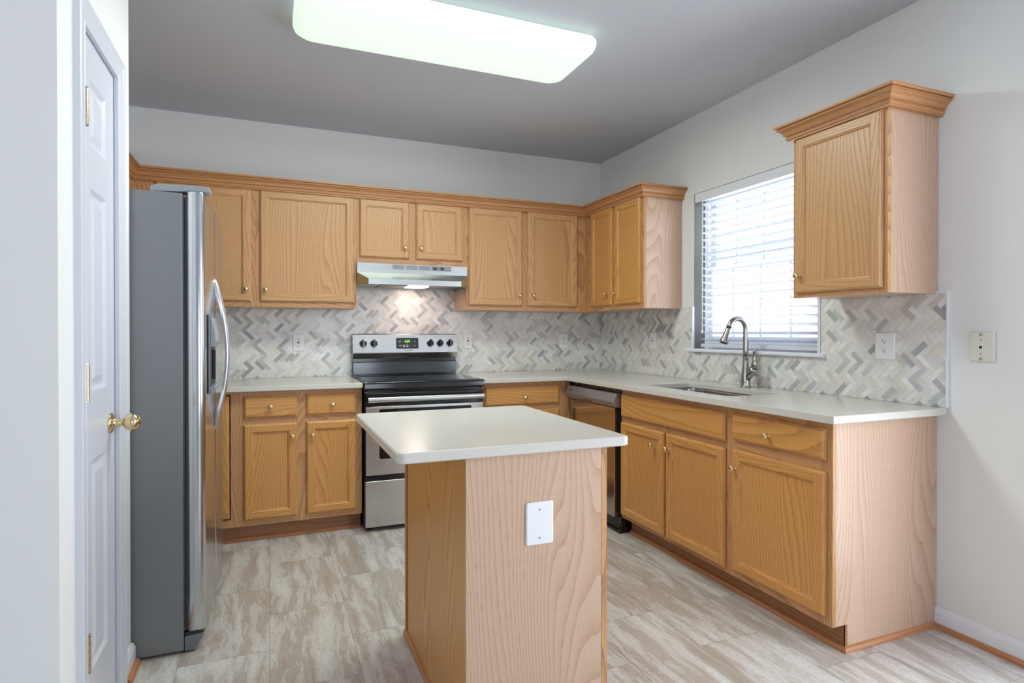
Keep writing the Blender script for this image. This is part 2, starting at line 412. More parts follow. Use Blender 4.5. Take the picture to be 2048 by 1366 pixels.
# ================================================================== SETTING
# floor: half-offset vinyl tiles, each with its own offset in the stone figure
fm = MB(); fm.box((XL, YR, -.02), (.15, .15, -.0012)); nb = len(fm.f)
for i in range(nb): fm.mi[i] = 1
TW, TL = .31, .60
ci = math.floor((XL+2.575)/TW)
while True:
    x0 = -2.575+TW*ci; x1 = x0+TW
    if x0 > .05: break
    y = -2.17 if ci % 2 == 0 else -1.88
    y -= TL*12
    while y < .1:
        a, b_, c, d_ = max(x0, XL)+.0007, min(x1, .05)-.0007, max(y, YR)+.0007, min(y+TL, .05)-.0007
        if b_ > a and d_ > c:
            fm.new_off(); o = fm.off
            fm.face([(a, c, 0), (b_, c, 0), (b_, d_, 0), (a, d_, 0)], [(p[0]-x0+o[0], p[1]-y+o[1]) for p in ((a, c), (b_, c), (b_, d_), (a, d_))])
        y += TL
    ci += 1
struct(fm.build('floor', ['floor', 'seam'], origin=(0, 0, 0), keep=True))
struct(bx('ceiling', (XL-.15, YR-.15, H), (.15, .15, H+.12), 'ceiling'))
struct(bx('wall_back', (-3.79, 0, 0), (.15, .15, H), 'wall'))
WY0, WY1, WZ0, WZ1 = -2.150, -1.195, 1.112, 2.128       # kitchen window opening
PY0, PY1 = -4.95, -3.15                                   # patio door opening
mb = MB()
for a in (((0, WY1, 0), (.15, 0, H)), ((0, WY0, 0), (.15, WY1, WZ0)), ((0, WY0, WZ1), (.15, WY1, H)), ((0, PY1, 0), (.15, WY0, H)),
          ((0, PY0, 2.3), (.15, PY1, H)), ((0, YR, 0), (.15, PY0, H))): mb.box(*a)
struct(mb.build('wall_right', 'wall'))
struct(bx('wall_left', (-3.79, -1.80, 0), (-3.64, 0, H), 'wall'))
PX = -3.045; PE = -1.800; PN = -2.578
DY0, DY1, DZ = -2.386, -2.010, 2.072                     # pantry door opening
mb = MB()
for a in (((PX-.12, DY1, 0), (PX, PE-.115, H)), ((PX-.12, PN, 0), (PX, DY0, H)), ((PX-.12, DY0, DZ), (PX, DY1, H)),
          ((-3.79, PE-.115, 0), (PX, PE, H)), ((XL, PN, 0), (PX-.12, PN+.115, H)), ((-3.79, PN+.115, 0), (-3.70, PE-.115, H))): mb.box(*a)
struct(mb.build('wall_pantry', 'wall'))
mb = MB()
SY0, SY1 = -6.9, -5.1
for a in (((XL-.15, SY1, 0), (XL, PN+.115, H)), ((XL-.15, SY0, 0), (XL, SY1, .4)), ((XL-.15, SY0, 2.2), (XL, SY1, H)), ((XL-.15, YR, 0), (XL, SY0, H))): mb.box(*a)
struct(mb.build('wall_far_left', 'wall'))
mb = MB()
RX0, RX1 = -1.9, -.6
for a in (((XL-.15, YR-.15, 0), (RX0, YR, H)), ((RX1, YR-.15, 0), (.15, YR, H)), ((RX0, YR-.15, 0), (RX1, YR, .45)), ((RX0, YR-.15, 2.25), (RX1, YR, H))): mb.box(*a)
struct(mb.build('wall_rear', 'wall'))

# unseen windows and patio door behind the camera, sized and placed for the light
def plain_window(name, fr_pts, axis, a0, a1, z0, z1, plane, nv, nh):
    mb = MB()
    def B(p0, p1, q0, q1, d0=-.03, d1=.03):
        if axis == 'x': mb.box((p0, plane+d0, q0), (p1, plane+d1, q1))
        else: mb.box((plane+d0, p0, q0), (plane+d1, p1, q1))
    w = .06
    B(a0, a0+w, z0, z1); B(a1-w, a1, z0, z1); B(a0+w, a1-w, z0, z0+w); B(a0+w, a1-w, z1-w, z1)
    for i in range(1, nv): c = a0+(a1-a0)*i/nv; B(c-.02, c+.02, z0+w, z1-w, -.015, .015)
    for i in range(1, nh): c = z0+(z1-z0)*i/nh; B(a0+w, a1-w, c-.012, c+.012, -.01, .01)
    o = struct(mb.build(name, 'vinyl'))
    g = MB()
    if axis == 'x': g.box((a0+w, plane-.003, z0+w), (a1-w, plane+.003, z1-w))
    else: g.box((plane-.003, a0+w, z0+w), (plane+.003, a1-w, z1-w))
    g.build('pane', 'glass', o)
    return o
plain_window('window_2', None, 'x', RX0, RX1, .45, 2.25, YR-.05, 2, 2)
plain_window('added_side_window', None, 'y', SY0, SY1, .4, 2.2, XL-.05, 3, 2)  # side window added to light the right wall and base cabinets
plain_window('door_2', None, 'y', PY0, PY1, .02, 2.3, .05, 2, 1)

# ---------------- pantry door, casing, hinges, knob
CW = .072
casp = [(0, 0), (.011, 0), (.012, .006), (.010, .010), (.012, .016), (.014, .030), (.016, .048), (.018, .052), (.018, .066), (.016, .071), (0, .072)]   # (out, across)
def casing():
    mb = MB()
    def P(y, z, o): return (PX+o, y, z)
    path = [(DY1, 0), (DY1, DZ), (DY0, DZ), (DY0, 0)]
    off = [(1, 0), (1, 1), (-1, 1), (-1, 0)]
    R = [[P(path[i][0]+off[i][0]*(a-.004), (path[i][1]+(off[i][1]*(a-.004) if off[i][1] else 0)), o) for o, a in casp] for i in range(4)]
    for i in range(3):
        for j in range(len(casp)-1): mb.face([R[i][j], R[i+1][j], R[i+1][j+1], R[i][j+1]])
    return mb
struct(casing().build('trim_1', 'doorpaint_dimmed'))
mb = MB()   # jamb lining and stop
for a in (((PX-.12, DY1-.002, 0), (PX+.001, DY1+.002, DZ)), ((PX-.12, DY0-.002, 0), (PX+.001, DY0+.002, DZ)), ((PX-.12, DY0, DZ-.002), (PX+.001, DY1, DZ+.002)),
          ((PX-.06, DY1-.012, 0), (PX-.042, DY1, DZ)), ((PX-.06, DY0, DZ-.012), (PX-.042, DY1, DZ))): mb.box(*a)
struct(mb.build('trim_2', 'doorpaint_dimmed'))
def panel_door():
    f0, f1 = PX-.037, PX-.003; y0, y1, z0, z1 = DY0+.003, DY1-.003, .012, DZ-.003
    mb = MB(); mb.box((f0, y0, z0), (f1-.008, y1, z1))
    c0, c1 = DY0+.103, DY1-.103
    zs = [(.245, .850), (1.052, 1.640), (1.765, 1.955)]
    # stiles and rails
    rects = [(y0, c0, z0, z1), (c1, y1, z0, z1), (c0, c1, z0, zs[0][0])]
    for i in range(2): rects.append((c0, c1, zs[i][1], zs[i+1][0]))
    rects.append((c0, c1, zs[2][1], z1))
    for a, b_, c, d_ in rects: mb.box((f1-.010, a, c), (f1, b_, d_))
    for c, d_ in zs:    # raised field panels with bevelled surround
        def ring(o, x): return [(x, c0+o, c+o), (x, c1-o, c+o), (x, c1-o, d_-o), (x, c0+o, d_-o)]
        mb.loft([ring(0, f1), ring(.012, f1-.008), ring(.018, f1-.009), ring(.040, f1-.002), ring(.042, f1-.0015)], (False, True), False)
    return mb.build('door_1', 'doorpaint_dimmed')
d1 = struct(panel_door(), 'narrow white panelled pantry door with brass knob')
for zc in (1.843, 1.085, .335):
    mb = MB()
    for i in range(5):
        z = zc-.049+i*.0198; mb.lathe([(.0078, .0004), (.0078, .0192)], (PX+.009, DY0+.004, z), (0, 0, 1), 20)
    mb.lathe([(.004, 0), (.008, .001), (.008, .004), (.003, .006)], (PX+.009, DY0+.004, zc+.050), (0, 0, 1), 12)
    mb.lathe([(.003, 0), (.008, .002), (.008, .005), (.004, .006)], (PX+.009, DY0+.004, zc-.055), (0, 0, 1), 12)
    mb.box((PX-.002, DY0+.003, zc-.048), (PX+.004, DY0+.022, zc+.048))
    mb.sm = [False]*len(mb.sm)
    mb.build('hinge', 'hinge', d1)
kx, ky, kz = PX-.003, DY1-.062, .930
mb = MB(); mb.lathe([(.032, 0), (.033, .002), (.031, .006), (.018, .010), (.0135, .016), (.013, .022), (.015, .024), (.012, .028), (.0115, .034), (.014, .038), (.022, .043), (.0275, .052), (.029, .061), (.027, .071), (.020, .080), (.010, .085), (0, .086)], (kx, ky, kz), (1, 0, 0), 32)
mb.build('door_knob', 'brass', d1)

# baseboards + shoe moulding
bbp = [(0, 0), (.013, 0), (.013, .062), (.010, .068), (.009, .074), (.005, .082), (0, .082)]
shp = [(0, 0), (.017, 0), (.0165, .008), (.013, .014), (.007, .0185), (0, .019)]
struct(sweep([(0, -2.722), (0, PY1)], bbp).build('baseboard_right', 'trim'))
struct(sweep([(-.0135, -2.722), (-.0135, PY1)], shp).build('trim_3', 'shoe'))
struct(sweep([(-3.10, PE+.0001), (PX, PE+.0001), (PX, DY1+CW)][::-1], bbp).build('baseboard_pantry', 'trim'))
struct(sweep([(PX+.0135, DY1+CW), (PX+.0135, PE+.010)], shp).build('trim_4', 'shoe'))
struct(sweep([(XL, PN), (PX, PN), (PX, DY0-CW)], bbp).build('baseboard_near', 'trim'))

# ---------------- herringbone marble backsplash
def clip(poly, s0, s1, t0, t1):
    for ax, lim, sg in ((0, s0, 1), (0, s1, -1), (1, t0, 1), (1, t1, -1)):
        out = []
        for i in range(len(poly)):
            a, b_ = poly[i], poly[(i+1) % len(poly)]; da = (a[ax]-lim)*sg; db = (b_[ax]-lim)*sg
            if da >= 0: out.append(a)
            if da*db < 0: f = da/(da-db); out.append((a[0]+(b_[0]-a[0])*f, a[1]+(b_[1]-a[1])*f))
        poly = out
        if len(poly) < 3: return []
    return poly
def lin(c): return srgb(*c)
PALE = [(240, 239, 236), (234, 233, 230), (243, 242, 239), (229, 229, 228), (237, 233, 228), (241, 238, 233)]
GREY = [(186, 188, 190), (174, 177, 181), (198, 200, 201), (192, 192, 192), (208, 209, 209)]
WARM = [(228, 219, 208), (222, 212, 205), (232, 225, 214), (214, 206, 200)]
def backsplash(name, fr, regs, umin, umax, z0, z1, seed, label):
    rnd = random.Random(seed); w, n, g = .0240, 3, .0009; r2 = 1/math.sqrt(2)
    mb = MB(); cols = []
    for (a, b_, c, d_) in regs:
        fbox(mb, fr, a, b_, c, d_, 0, .0074)
    cols += [(.68, .67, .64, 1)]*len(mb.f)
    tiles = []
    for i in range(-100, 101):
        for j in range(-66, 67):
            ox, oy = i+n*j, i-n*j
            cs = (ox+oy)*r2*w+(umin+umax)/2; ct = (oy-ox)*r2*w+z0
            if cs < umin-.15 or cs > umax+.15 or ct < z0-.2 or ct > z1+.2: continue
            for (x0, y0, x1, y1, kind) in ((ox, oy, ox+n, oy+1, 0), (ox, oy+1, ox+1, oy+1+n, 1)):
                k_ = g/w/2; q = [(x0+k_, y0+k_), (x1-k_, y0+k_), (x1-k_, y1-k_), (x0+k_, y1-k_)]
                P = [((x+y)*r2*w+(umin+umax)/2, (y-x)*r2*w+z0) for x, y in q]
                r = rnd.random(); pal = GREY if r < .17 else WARM if r < .27 else PALE
                col = lin(rnd.choice(pal)); dim = rnd.uniform(.9, 1.04); col = (col[0]*dim, col[1]*dim, col[2]*dim, 1)
                of = (rnd.uniform(0, 30), rnd.uniform(0, 30)); L = n*w
                uvq = [(0, 0), (0, L), (w, L), (w, 0)] if kind == 0 else [(0, 0), (w, 0), (w, L), (0, L)]
                for (a, b_, c, d_) in regs:
                    cp = clip(P, a, b_, c, d_)
                    if cp:
                        dx = ((P[1][0]-P[0][0]), (P[1][1]-P[0][1])) if kind == 0 else ((P[3][0]-P[0][0]), (P[3][1]-P[0][1]))
                        l = math.hypot(*dx); dx = (dx[0]/l, dx[1]/l); dy = (-dx[1], dx[0])
                        uv = [(((p[0]-P[0][0])*dy[0]+(p[1]-P[0][1])*dy[1])+of[0], ((p[0]-P[0][0])*dx[0]+(p[1]-P[0][1])*dx[1])+of[1]) for p in cp]
                        mb.cur = 1; mb.face([fr.P(p[0], p[1], .0082) for p in cp], uv); mb.cur = 0; cols.append(col)
    o = mb.build(name, ['grout', 'marble'], color=cols, keep=True)
    return tag(o, label, 'backsplash')
FB0 = Fr('back', -.0003); FRW = Fr('right', -.0003)
ZC, ZS = .9145, 1.386
backsplash('tile_backsplash', FB0, [(-3.638, -2.041, ZC, ZS), (-2.041, -1.279, ZC, 1.535), (-1.279, -.0095, ZC, ZS)], -3.638, -.0095, ZC, 1.535, 3,
           'herringbone marble mosaic backsplash on the rear wall behind the stove')
bs = backsplash('tile_backsplash', FRW, [(.0003, 1.183, ZC, ZS), (1.183, 2.166, ZC, 1.094), (2.166, 2.762, ZC, ZS)], .0003, 2.762, ZC, ZS, 11,
           'herringbone marble mosaic backsplash on the right wall around the sink window')
mb = MB()
mb.box((-.012, -2.768, .9145), (-.0004, -2.7622, 1.392)); mb.box((-.012, -2.7622, 1.386), (-.0004, -2.722, 1.392))
mb.build('edge_trim', 'trim', bs)

# ---------------- kitchen window with frame, sashes, panes
mb = MB()
xw0, xw1 = .088, .148
mb.box((xw0, WY0, WZ0), (xw1, WY0+.035, WZ1)); mb.box((xw0, WY1-.035, WZ0), (xw1, WY1, WZ1))
mb.box((xw0, WY0+.035, WZ0), (xw1, WY1-.035, WZ0+.05)); mb.box((xw0, WY0+.035, WZ1-.04), (xw1, WY1-.035, WZ1))
w1 = struct(mb.build('window_1', 'vinyl', bevel=.002))
def sash(z0, z1, x0, x1, nm):
    mb = MB(); a, b_ = WY0+.035, WY1-.035; w = .035
    mb.box((x0, a, z0), (x1, a+w, z1)); mb.box((x0, b_-w, z0), (x1, b_, z1)); mb.box((x0, a+w, z0), (x1, b_-w, z0+w)); mb.box((x0, a+w, z1-w), (x1, b_-w, z1))
    for i in range(1, 4): c = a+(b_-a)*i/4+.01; mb.box(((x0+x1)/2-.006, c-.009, z0+w), ((x0+x1)/2+.006, c+.009, z1-w))
    c = (z0+z1)/2; mb.box(((x0+x1)/2-.005, a+w, c-.009), ((x0+x1)/2+.005, b_-w, c+.009))
    s = mb.build(nm, 'vinyl', w1)
    MB().box(((x0+x1)/2-.002, a+w, z0+w), ((x0+x1)/2+.002, b_-w, z1-w)).build('pane', 'glass', s)
sash(1.62, WZ1-.04, .122, .145, 'window_sash'); sash(WZ0+.05, 1.65, .093, .118, 'window_sash')
# white liner of the opening and stool
mb = MB()
mb.box((-.0005, WY1, WZ0), (.088, WY1+.001, WZ1)); mb.box((-.0005, WY0-.001, WZ0), (.088, WY0, WZ1)); mb.box((-.0005, WY0, WZ1-.001), (.088, WY1, WZ1))
mb.box((-.0125, WY1-.001, 1.115), (.002, WY1+.011, 1.392)); mb.box((-.0125, WY0-.014, 1.115), (.002, WY0+.001, 1.392))
struct(mb.build('trim_5', 'trim'))
mb = MB(); mb.prism([(-.030, 1.100), (-.026, 1.096), (-.0095, 1.096), (-.0095, 1.108), (.088, 1.108), (.088, 1.1165), (-.024, 1.1165), (-.030, 1.112)], 1, WY0-.045, WY1+.040)
struct(mb.build('trim_6', 'trim'))

# ---------------- blind
bl = thing('window_blind', (.045, (WY0+WY1)/2, 1.1175), 'white horizontal slat blind filling the window over the sink', 'blind')
by0, by1 = WY0+.020, WY1-.045
mb = MB(); mb.box((.012, by0-.008, WZ1-.050), (.060, by1+.008, WZ1-.006)); mb.build('headrail', 'white_plastic', bl, .002)
mb = MB(); mb.prism([(.004, WZ1-.058), (.008, WZ1-.058), (.0105, WZ1-.040), (.009, WZ1-.012), (.0115, WZ1-.004), (.004, WZ1-.003), (.002, WZ1-.010), (.0035, WZ1-.030)], 1, WY0+.004, WY1-.003)
mb.build('valance', 'trim', bl)
mb = MB(); ns = 20; zt = WZ1-.082; pitch = .0459; ang = math.radians(-17)
for i in range(ns):
    zc = zt-i*pitch; pts = []
    for s_ in range(7):
        t_ = (s_/6-.5)*.050; bow = .0022*(1-(2*(s_/6)-1)**2)
        pts.append((.042+t_*math.cos(ang)-bow*math.sin(ang), zc+t_*math.sin(ang)+bow*math.cos(ang)))
    bot = [(p[0], p[1]-.0026) for p in reversed(pts)]
    mb.prism(pts+bot, 1, by0, by1)
mb.build('slats', 'slat', bl)
mb = MB(); mb.box((.018, by0, 1.127), (.066, by1, 1.150)); mb.build('bottom_rail', 'slat', bl, .004)
for k_, yy in enumerate((by1-.10, (by0+by1)/2+.02, by0+.12)):
    mb = MB()
    for xx in (.0155, .0685): mb.tube([(xx, yy, 1.148), (xx, yy, WZ1-.05)], .0009, 6)
    mb.tube([(.042, yy+.006, 1.148), (.042, yy+.006, WZ1-.05)], .0007, 6)
    mb.build('ladder_cord', 'white_plastic', bl)
mb = MB(); mb.tube([(.006, by1-.028, 1.235), (.006, by1-.028, WZ1-.055)], .0042, 8); mb.lathe([(.006, 0), (.007, .01), (.004, .03)], (.006, by1-.028, 1.215), (0, 0, 1), 10)
mb.build('tilt_wand', 'white_plastic', bl)

# ================================================================== WALL CABINETS
UB, UT = 1.382, 2.135
FB = Fr('back', -.305); FRI = Fr('right', -.305)
def upper(side, u0, u1, z0, z1, depth, label, frame, doors, knobs, mat='oak', body='veneer', bu=None):
    fr = FB if side == 'back' else FRI
    bu0, bu1 = bu or (u0, u1)
    c = fr.P((u0+u1)/2, z0, -depth/2)
    t = thing('wall_cabinet', c, label, 'cabinet')
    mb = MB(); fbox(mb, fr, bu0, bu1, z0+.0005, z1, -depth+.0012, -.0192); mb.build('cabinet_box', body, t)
    st, ra = frame; frame_mb(fr, u0, u1, z0, z1, st, ra).build('face_frame', 'oak_rail', t)
    ds = []
    for (a, b_, c_, d_) in doors: ds.append(door(fr, a, b_, c_, d_, t, mat))
    for i, (u, z) in enumerate(knobs): knob(fr, u, z, ds[i])
    return t
dz0, dz1 = 1.416, 2.112
upper('back', -3.325, -2.6535, UB, UT, .304, 'honey oak wall cabinet behind the top of the refrigerator', ([(-3.325, -3.180), (-2.700, -2.6535)], [(UB, 1.435), (2.095, UT)]),
      [(-3.195, -2.683, dz0, dz1)], [(-2.711, 1.490)], bu=(-3.638, -2.6535))
upper('back', -2.6532, -2.043, UB, UT, .304, 'wide single-door honey oak wall cabinet left of the range hood', ([(-2.6532, -2.612), (-2.080, -2.043)], [(UB, 1.435), (2.095, UT)]),
      [(-2.631, -2.060, dz0, dz1)], [(-2.599, 1.490)])
upper('back', -2.0425, -1.2805, 1.686, UT, .304, 'short two-door oak cabinet directly above the range hood', ([(-2.0425, -2.000), (-1.705, -1.628), (-1.325, -1.2805)], [(1.686, 1.745), (2.095, UT)]),
      [(-2.022, -1.690, 1.725, dz1), (-1.642, -1.309, 1.725, dz1)], [(-1.722, 1.797), (-1.611, 1.799)])
upper('back', -1.2800, -.3055, UB, UT, .304, 'tall two-door oak wall cabinet between range hood and the room corner', ([(-1.2800, -1.242), (-.868, -.784), (-.410, -.3055)], [(UB, 1.435), (2.095, UT)]),
      [(-1.262, -.849, dz0, dz1+.004), (-.801, -.387, dz0, dz1+.006)], [(-.877, 1.494), (-.763, 1.494)], bu=(-1.2800, -.0015))
upper('right', .3055, 1.070, UB, UT, .304, 'two-door oak wall cabinet on the right wall beside the window', ([(.3055, .415), (.680, .745), (1.030, 1.070)], [(UB, 1.435), (2.095, UT)]),
      [(.397, .699, dz0, dz1+.010), (.733, 1.043, dz0, dz1+.008)], [(.640, 1.496), (.752, 1.496)], 'oak_lower', bu=(.3062, 1.070))
upper('right', 2.268, 2.722, UB, UT, .304, 'single-door oak wall cabinet at the right end beyond the window', ([(2.268, 2.330), (2.672, 2.722)], [(UB, 1.435), (2.095, UT)]),
      [(2.288, 2.705, 1.402, dz1)], [(2.316, 1.482)])
# cabinet over the refrigerator on the left wall
FL = Fr('left', -3.325)
t = thing('wall_cabinet', (-3.48, -1.05, 1.83), 'oak cabinet above the refrigerator on the left wall, mostly hidden', 'cabinet')
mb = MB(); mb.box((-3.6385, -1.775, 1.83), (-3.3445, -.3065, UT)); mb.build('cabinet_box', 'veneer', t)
frame_mb(FL, -1.775, -.3065, 1.83, UT, [(-1.775, -1.72), (-1.09, -.99), (-.42, -.3065)], [(1.83, 1.86), (2.095, UT)]).build('face_frame', 'oak_rail', t)
for a, b_, kk in ((-1.755, -1.07, -1.10), (-1.01, -.39, -.98)):
    d_ = door(FL, a, b_, 1.85, dz1, t); knob(FL, kk, 1.89, d_)

# crown mouldings
crp = [(0, 2.112), (.0195, 2.112), (.0195, 2.119), (.0225, 2.1195), (.025, 2.122), (.026, 2.1265), (.0255, 2.130), (.0225, 2.1325), (.0225, 2.1365), (.029, 2.137), (.0315, 2.139), (.033, 2.145), (.036, 2.152), (.042, 2.159), (.050, 2.1645), (.0555, 2.167), (.0555, 2.1705), (.0505, 2.171), (.0505, 2.175), (.0605, 2.1755), (.062, 2.178), (.062, 2.188), (0, 2.188)]
crp = [(a, b_) for a, b_ in crp]
cr = sweep([(-3.325, -1.775), (-3.325, -.305), (-.305, -.305), (-.305, -1.0702), (-.0005, -1.0702)], [(max(a, .0003), b_) for a, b_ in crp]).build('crown_moulding', 'crown')
tag(cr, 'long stepped oak crown moulding running over the corner wall cabinets', 'moulding')
cr = sweep([(-.0005, -2.2678), (-.305, -2.2678), (-.305, -2.7222), (-.0005, -2.7222)], [(max(a, .0003), b_) for a, b_ in crp]).build('crown_moulding', 'crown')
tag(cr, 'short oak crown moulding wrapping three sides of the end wall cabinet', 'moulding')

# ================================================================== BASE CABINETS
BD = .602; BT = .8838
GB = Fr('back', -BD); GR = Fr('right', -BD)
def toe(mb, fr, u0, u1, d=-.068): fbox(mb, fr, u0, u1, .0005, .1035, d-.012, d, 0)
def base(side, u0, u1, label, frame, doors, drawers, knobs, body=True, bu=None, mat='oak_lower'):
    fr = GB if side == 'back' else GR; b0, b1 = bu or (u0, u1)
    t = thing('base_cabinet', fr.P((u0+u1)/2, 0, -BD/2), label, 'cabinet')
    mb = MB()
    if body: fbox(mb, fr, b0, b1, .1035, BT, -BD+.0015, -.0192)
    else:
        fbox(mb, fr, b0, b0+.016, .1035, BT, -BD+.0015, -.0192); fbox(mb, fr, b1-.016, b1, .1035, BT, -BD+.0015, -.0192)
        fbox(mb, fr, b0+.016, b1-.016, .1035, .12, -BD+.0015, -.0192); fbox(mb, fr, b0+.016, b1-.016, .12, BT, -BD+.0015, -BD+.014)
        fbox(mb, fr, b0+.016, b1-.016, .64, BT, -.040, -.0192)
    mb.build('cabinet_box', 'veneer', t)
    frame_mb(fr, u0, u1, .1035, BT, *frame).build('face_frame', 'oak_rail', t)
    mb = MB(); toe(mb, fr, u0, u1); mb.build('toe_kick', 'toe', t)
    out = [door(fr, *d_, t, mat) for d_ in doors]+[drawer_front(fr, *d_, t, mat) for d_ in drawers]
    for i, u, z in knobs: knob(fr, u, z, out[i])
    return t
bd0, bd1, dr0, dr1 = .140, .690, .727, .853
base('back', -2.737, -2.050, 'two-door two-drawer oak base cabinet between refrigerator and stove', ([(-2.737, -2.690), (-2.445, -2.354), (-2.098, -2.050)], [(.1035, .165), (.672, .740), (.838, BT)]),
     [(-2.715, -2.426, bd0, bd1), (-2.374, -2.085, bd0, bd1)], [(-2.714, -2.426, dr0, dr1), (-2.373, -2.084, dr0, dr1+.001)],
     [(0, -2.452, .612), (1, -2.340, .613), (2, -2.570, .789), (3, -2.224, .789)])
base('back', -1.268, -.603, 'oak base cabinet with one wide drawer right of the stove', ([(-1.268, -1.228), (-.712, -.603)], [(.1035, .165), (.672, .740), (.838, BT)]),
     [(-1.249, -.692, bd0, bd1)], [(-1.249, -.692, dr0, dr1+.004)], [(0, -1.22, .612), (1, -.962, .778)])
base('right', 1.276, 2.182, 'wide oak sink base cabinet with two doors and false drawer front', ([(1.276, 1.303), (1.680, 1.745), (2.138, 2.182)], [(.1035, .165), (.664, .740), (.838, BT)]),
     [(1.283, 1.703, .125, .684), (1.721, 2.161, .125, .684)], [(1.283, 2.158, .716, .851)], [(0, 1.617, .602), (1, 1.748, .605)], body=False)
ec = base('right', 2.1825, 2.722, 'oak base cabinet with drawer and door at the open end of the counter', ([(2.1825, 2.232), (2.672, 2.722)], [(.1035, .165), (.672, .740), (.838, BT)]),
     [(2.209, 2.698, .138, .690)], [(2.208, 2.697, .735, .854)], [(0, 2.212+.022, .607), (1, 2.428, .785)], bu=(2.1825, 2.7165))
mb = MB(); mb.prism([(-BD+.0195, .1035), (-BD+.068, .1035), (-BD+.068, .0005), (-.0015, .0005), (-.0015, BT), (-BD+.0195, BT)], 1, -2.7218, -2.7168)
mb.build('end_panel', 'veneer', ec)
# corner (lazy susan) cabinet left of the two-door base
t = thing('base_cabinet', (-3.3, -.45, 0), 'corner oak base cabinet with narrow recessed door beside the refrigerator', 'cabinet')
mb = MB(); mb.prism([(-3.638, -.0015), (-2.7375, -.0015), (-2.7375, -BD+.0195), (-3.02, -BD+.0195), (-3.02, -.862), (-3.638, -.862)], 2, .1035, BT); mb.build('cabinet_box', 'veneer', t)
mb = MB(); fbox(mb, GB, -2.783, -2.7375, .1035, BT, -.019, 0); fbox(mb, GB, -3.0, -2.783, .866, BT, -.019, 0, 0); fbox(mb, GB, -3.0, -2.783, .1035, .150, -.019, 0, 0)
mb.build('face_frame', 'oak_rail', t)
mb = MB(); toe(mb, GB, -3.0, -2.7375); mb.build('toe_kick', 'toe', t)
bx('door_recess', (-3.0, -BD+.004, .150), (-2.783, -BD+.0192, .866), 'void', t)
door(Fr('back', -BD+.003), -2.995, -2.7895, .158, .860, t, 'oak_lower', .045)

# shoe moulding along the toe kicks (one run each)
sh2 = [(0, 0), (.014, 0), (.0135, .010), (.009, .017), (.003, .0205), (0, .021)]
def shoe(path, label):
    o = sweep(path, [(max(a, .0002), max(b_, .0004)) for a, b_ in sh2]).build('shoe_moulding', 'shoe'); return tag(o, label, 'moulding')
KX = -BD+.068
shoe([(-3.0, KX), (-2.052, KX)], 'thin oak shoe moulding at the floor under the left base cabinets')
shoe([(KX, -1.278), (KX, -2.722), (-.015, -2.722)], 'oak shoe moulding along the sink cabinet toe kick and end panel')

# ================================================================== COUNTERTOPS
def rrect(x0, y0, x1, y1, r, n=6):
    out = []
    for cx, cy, a0 in ((x1-r, y1-r, 0), (x0+r, y1-r, 90), (x0+r, y0+r, 180), (x1-r, y0+r, 270)):
        for i in range(n+1): a = math.radians(a0+90*i/n); out.append((cx+r*math.cos(a), cy+r*math.sin(a)))
    return out
def slab(name, outer, z0, z1, hole=None, bevel=.004, mat='quartz'):
    me = bpy.data.meshes.new(name); bm = bmesh.new(); es = []
    ox, oy = sum(p[0] for p in outer)/len(outer), sum(p[1] for p in outer)/len(outer)
    for loop in ([outer]+([hole] if hole else [])):
        vs = [bm.verts.new((p[0]-ox, p[1]-oy, 0)) for p in loop]
        es += [bm.edges.new((vs[i], vs[(i+1) % len(vs)])) for i in range(len(vs))]
    r = bmesh.ops.triangle_fill(bm, edges=es, use_beauty=True)
    faces = [f for f in r['geom'] if isinstance(f, bmesh.types.BMFace)]
    bmesh.ops.dissolve_limit(bm, angle_limit=.01, verts=bm.verts, edges=bm.edges)
    faces = list(bm.faces)
    e = bmesh.ops.extrude_face_region(bm, geom=faces)
    bmesh.ops.translate(bm, vec=(0, 0, z1-z0), verts=[v for v in e['geom'] if isinstance(v, bmesh.types.BMVert)])
    bmesh.ops.recalc_face_normals(bm, faces=bm.faces); bm.to_mesh(me); bm.free(); me.materials.append(M[mat])
    o = bpy.data.objects.new(name, me); COL.objects.link(o); o.location = (ox, oy, z0); WL[o.name] = Vector((ox, oy, z0))
    b_ = o.modifiers.new('bevel', 'BEVEL'); b_.width = bevel; b_.segments = 3; b_.limit_method = 'ANGLE'; b_.angle_limit = math.radians(60); b_.harden_normals = True
    return o
CT0, CT1 = .8840, .9140; CO = .654
tag(slab('countertop', [(-3.638, -.0085), (-2.049, -.0085), (-2.049, -CO), (-2.98, -CO), (-2.98, -.862), (-3.638, -.862)], CT0, CT1),
    'white quartz countertop section between the refrigerator and the stove', 'countertop')
tag(slab('countertop', [(-1.2665, -.0085), (-.0085, -.0085), (-.0085, -2.7668), (-CO, -2.7668), (-CO, -CO), (-1.2665, -CO)], CT0, CT1, rrect(-.520, -2.085, -.172, -1.390, .045)),
    'long L-shaped white quartz countertop around the corner with the sink cutout', 'countertop')
# ---------------- sink
sk = thing('sink', (-.346, -1.7375, .700), 'undermount stainless steel sink set into the right counter', 'sink')
mb = MB(); R = []
for (x0, y0, x1, y1, r, z) in ((-.548, -2.113, -.144, -1.362, .06, .8835), (-.523, -2.088, -.169, -1.387, .045, .8835), (-.522, -2.087, -.170, -1.388, .045, .875), (-.514, -2.079, -.178, -1.396, .05, .730), (-.50, -2.062, -.192, -1.412, .05, .708), (-.46, -2.02, -.232, -1.455, .05, .702)):
    R.append([(p[0], p[1], z) for p in rrect(x0, y0, x1, y1, r)])
mb.loft(R, (False, True)); mb.build('basin', 'dark_steel', sk, keep=False)
mb = MB(); mb.lathe([(.055, 0), (.055, .003), (.042, .004), (.036, -.001), (0, -.001)], (-.34, -1.72, .7025), (0, 0, 1), 28); mb.build('drain', 'nickel', sk)
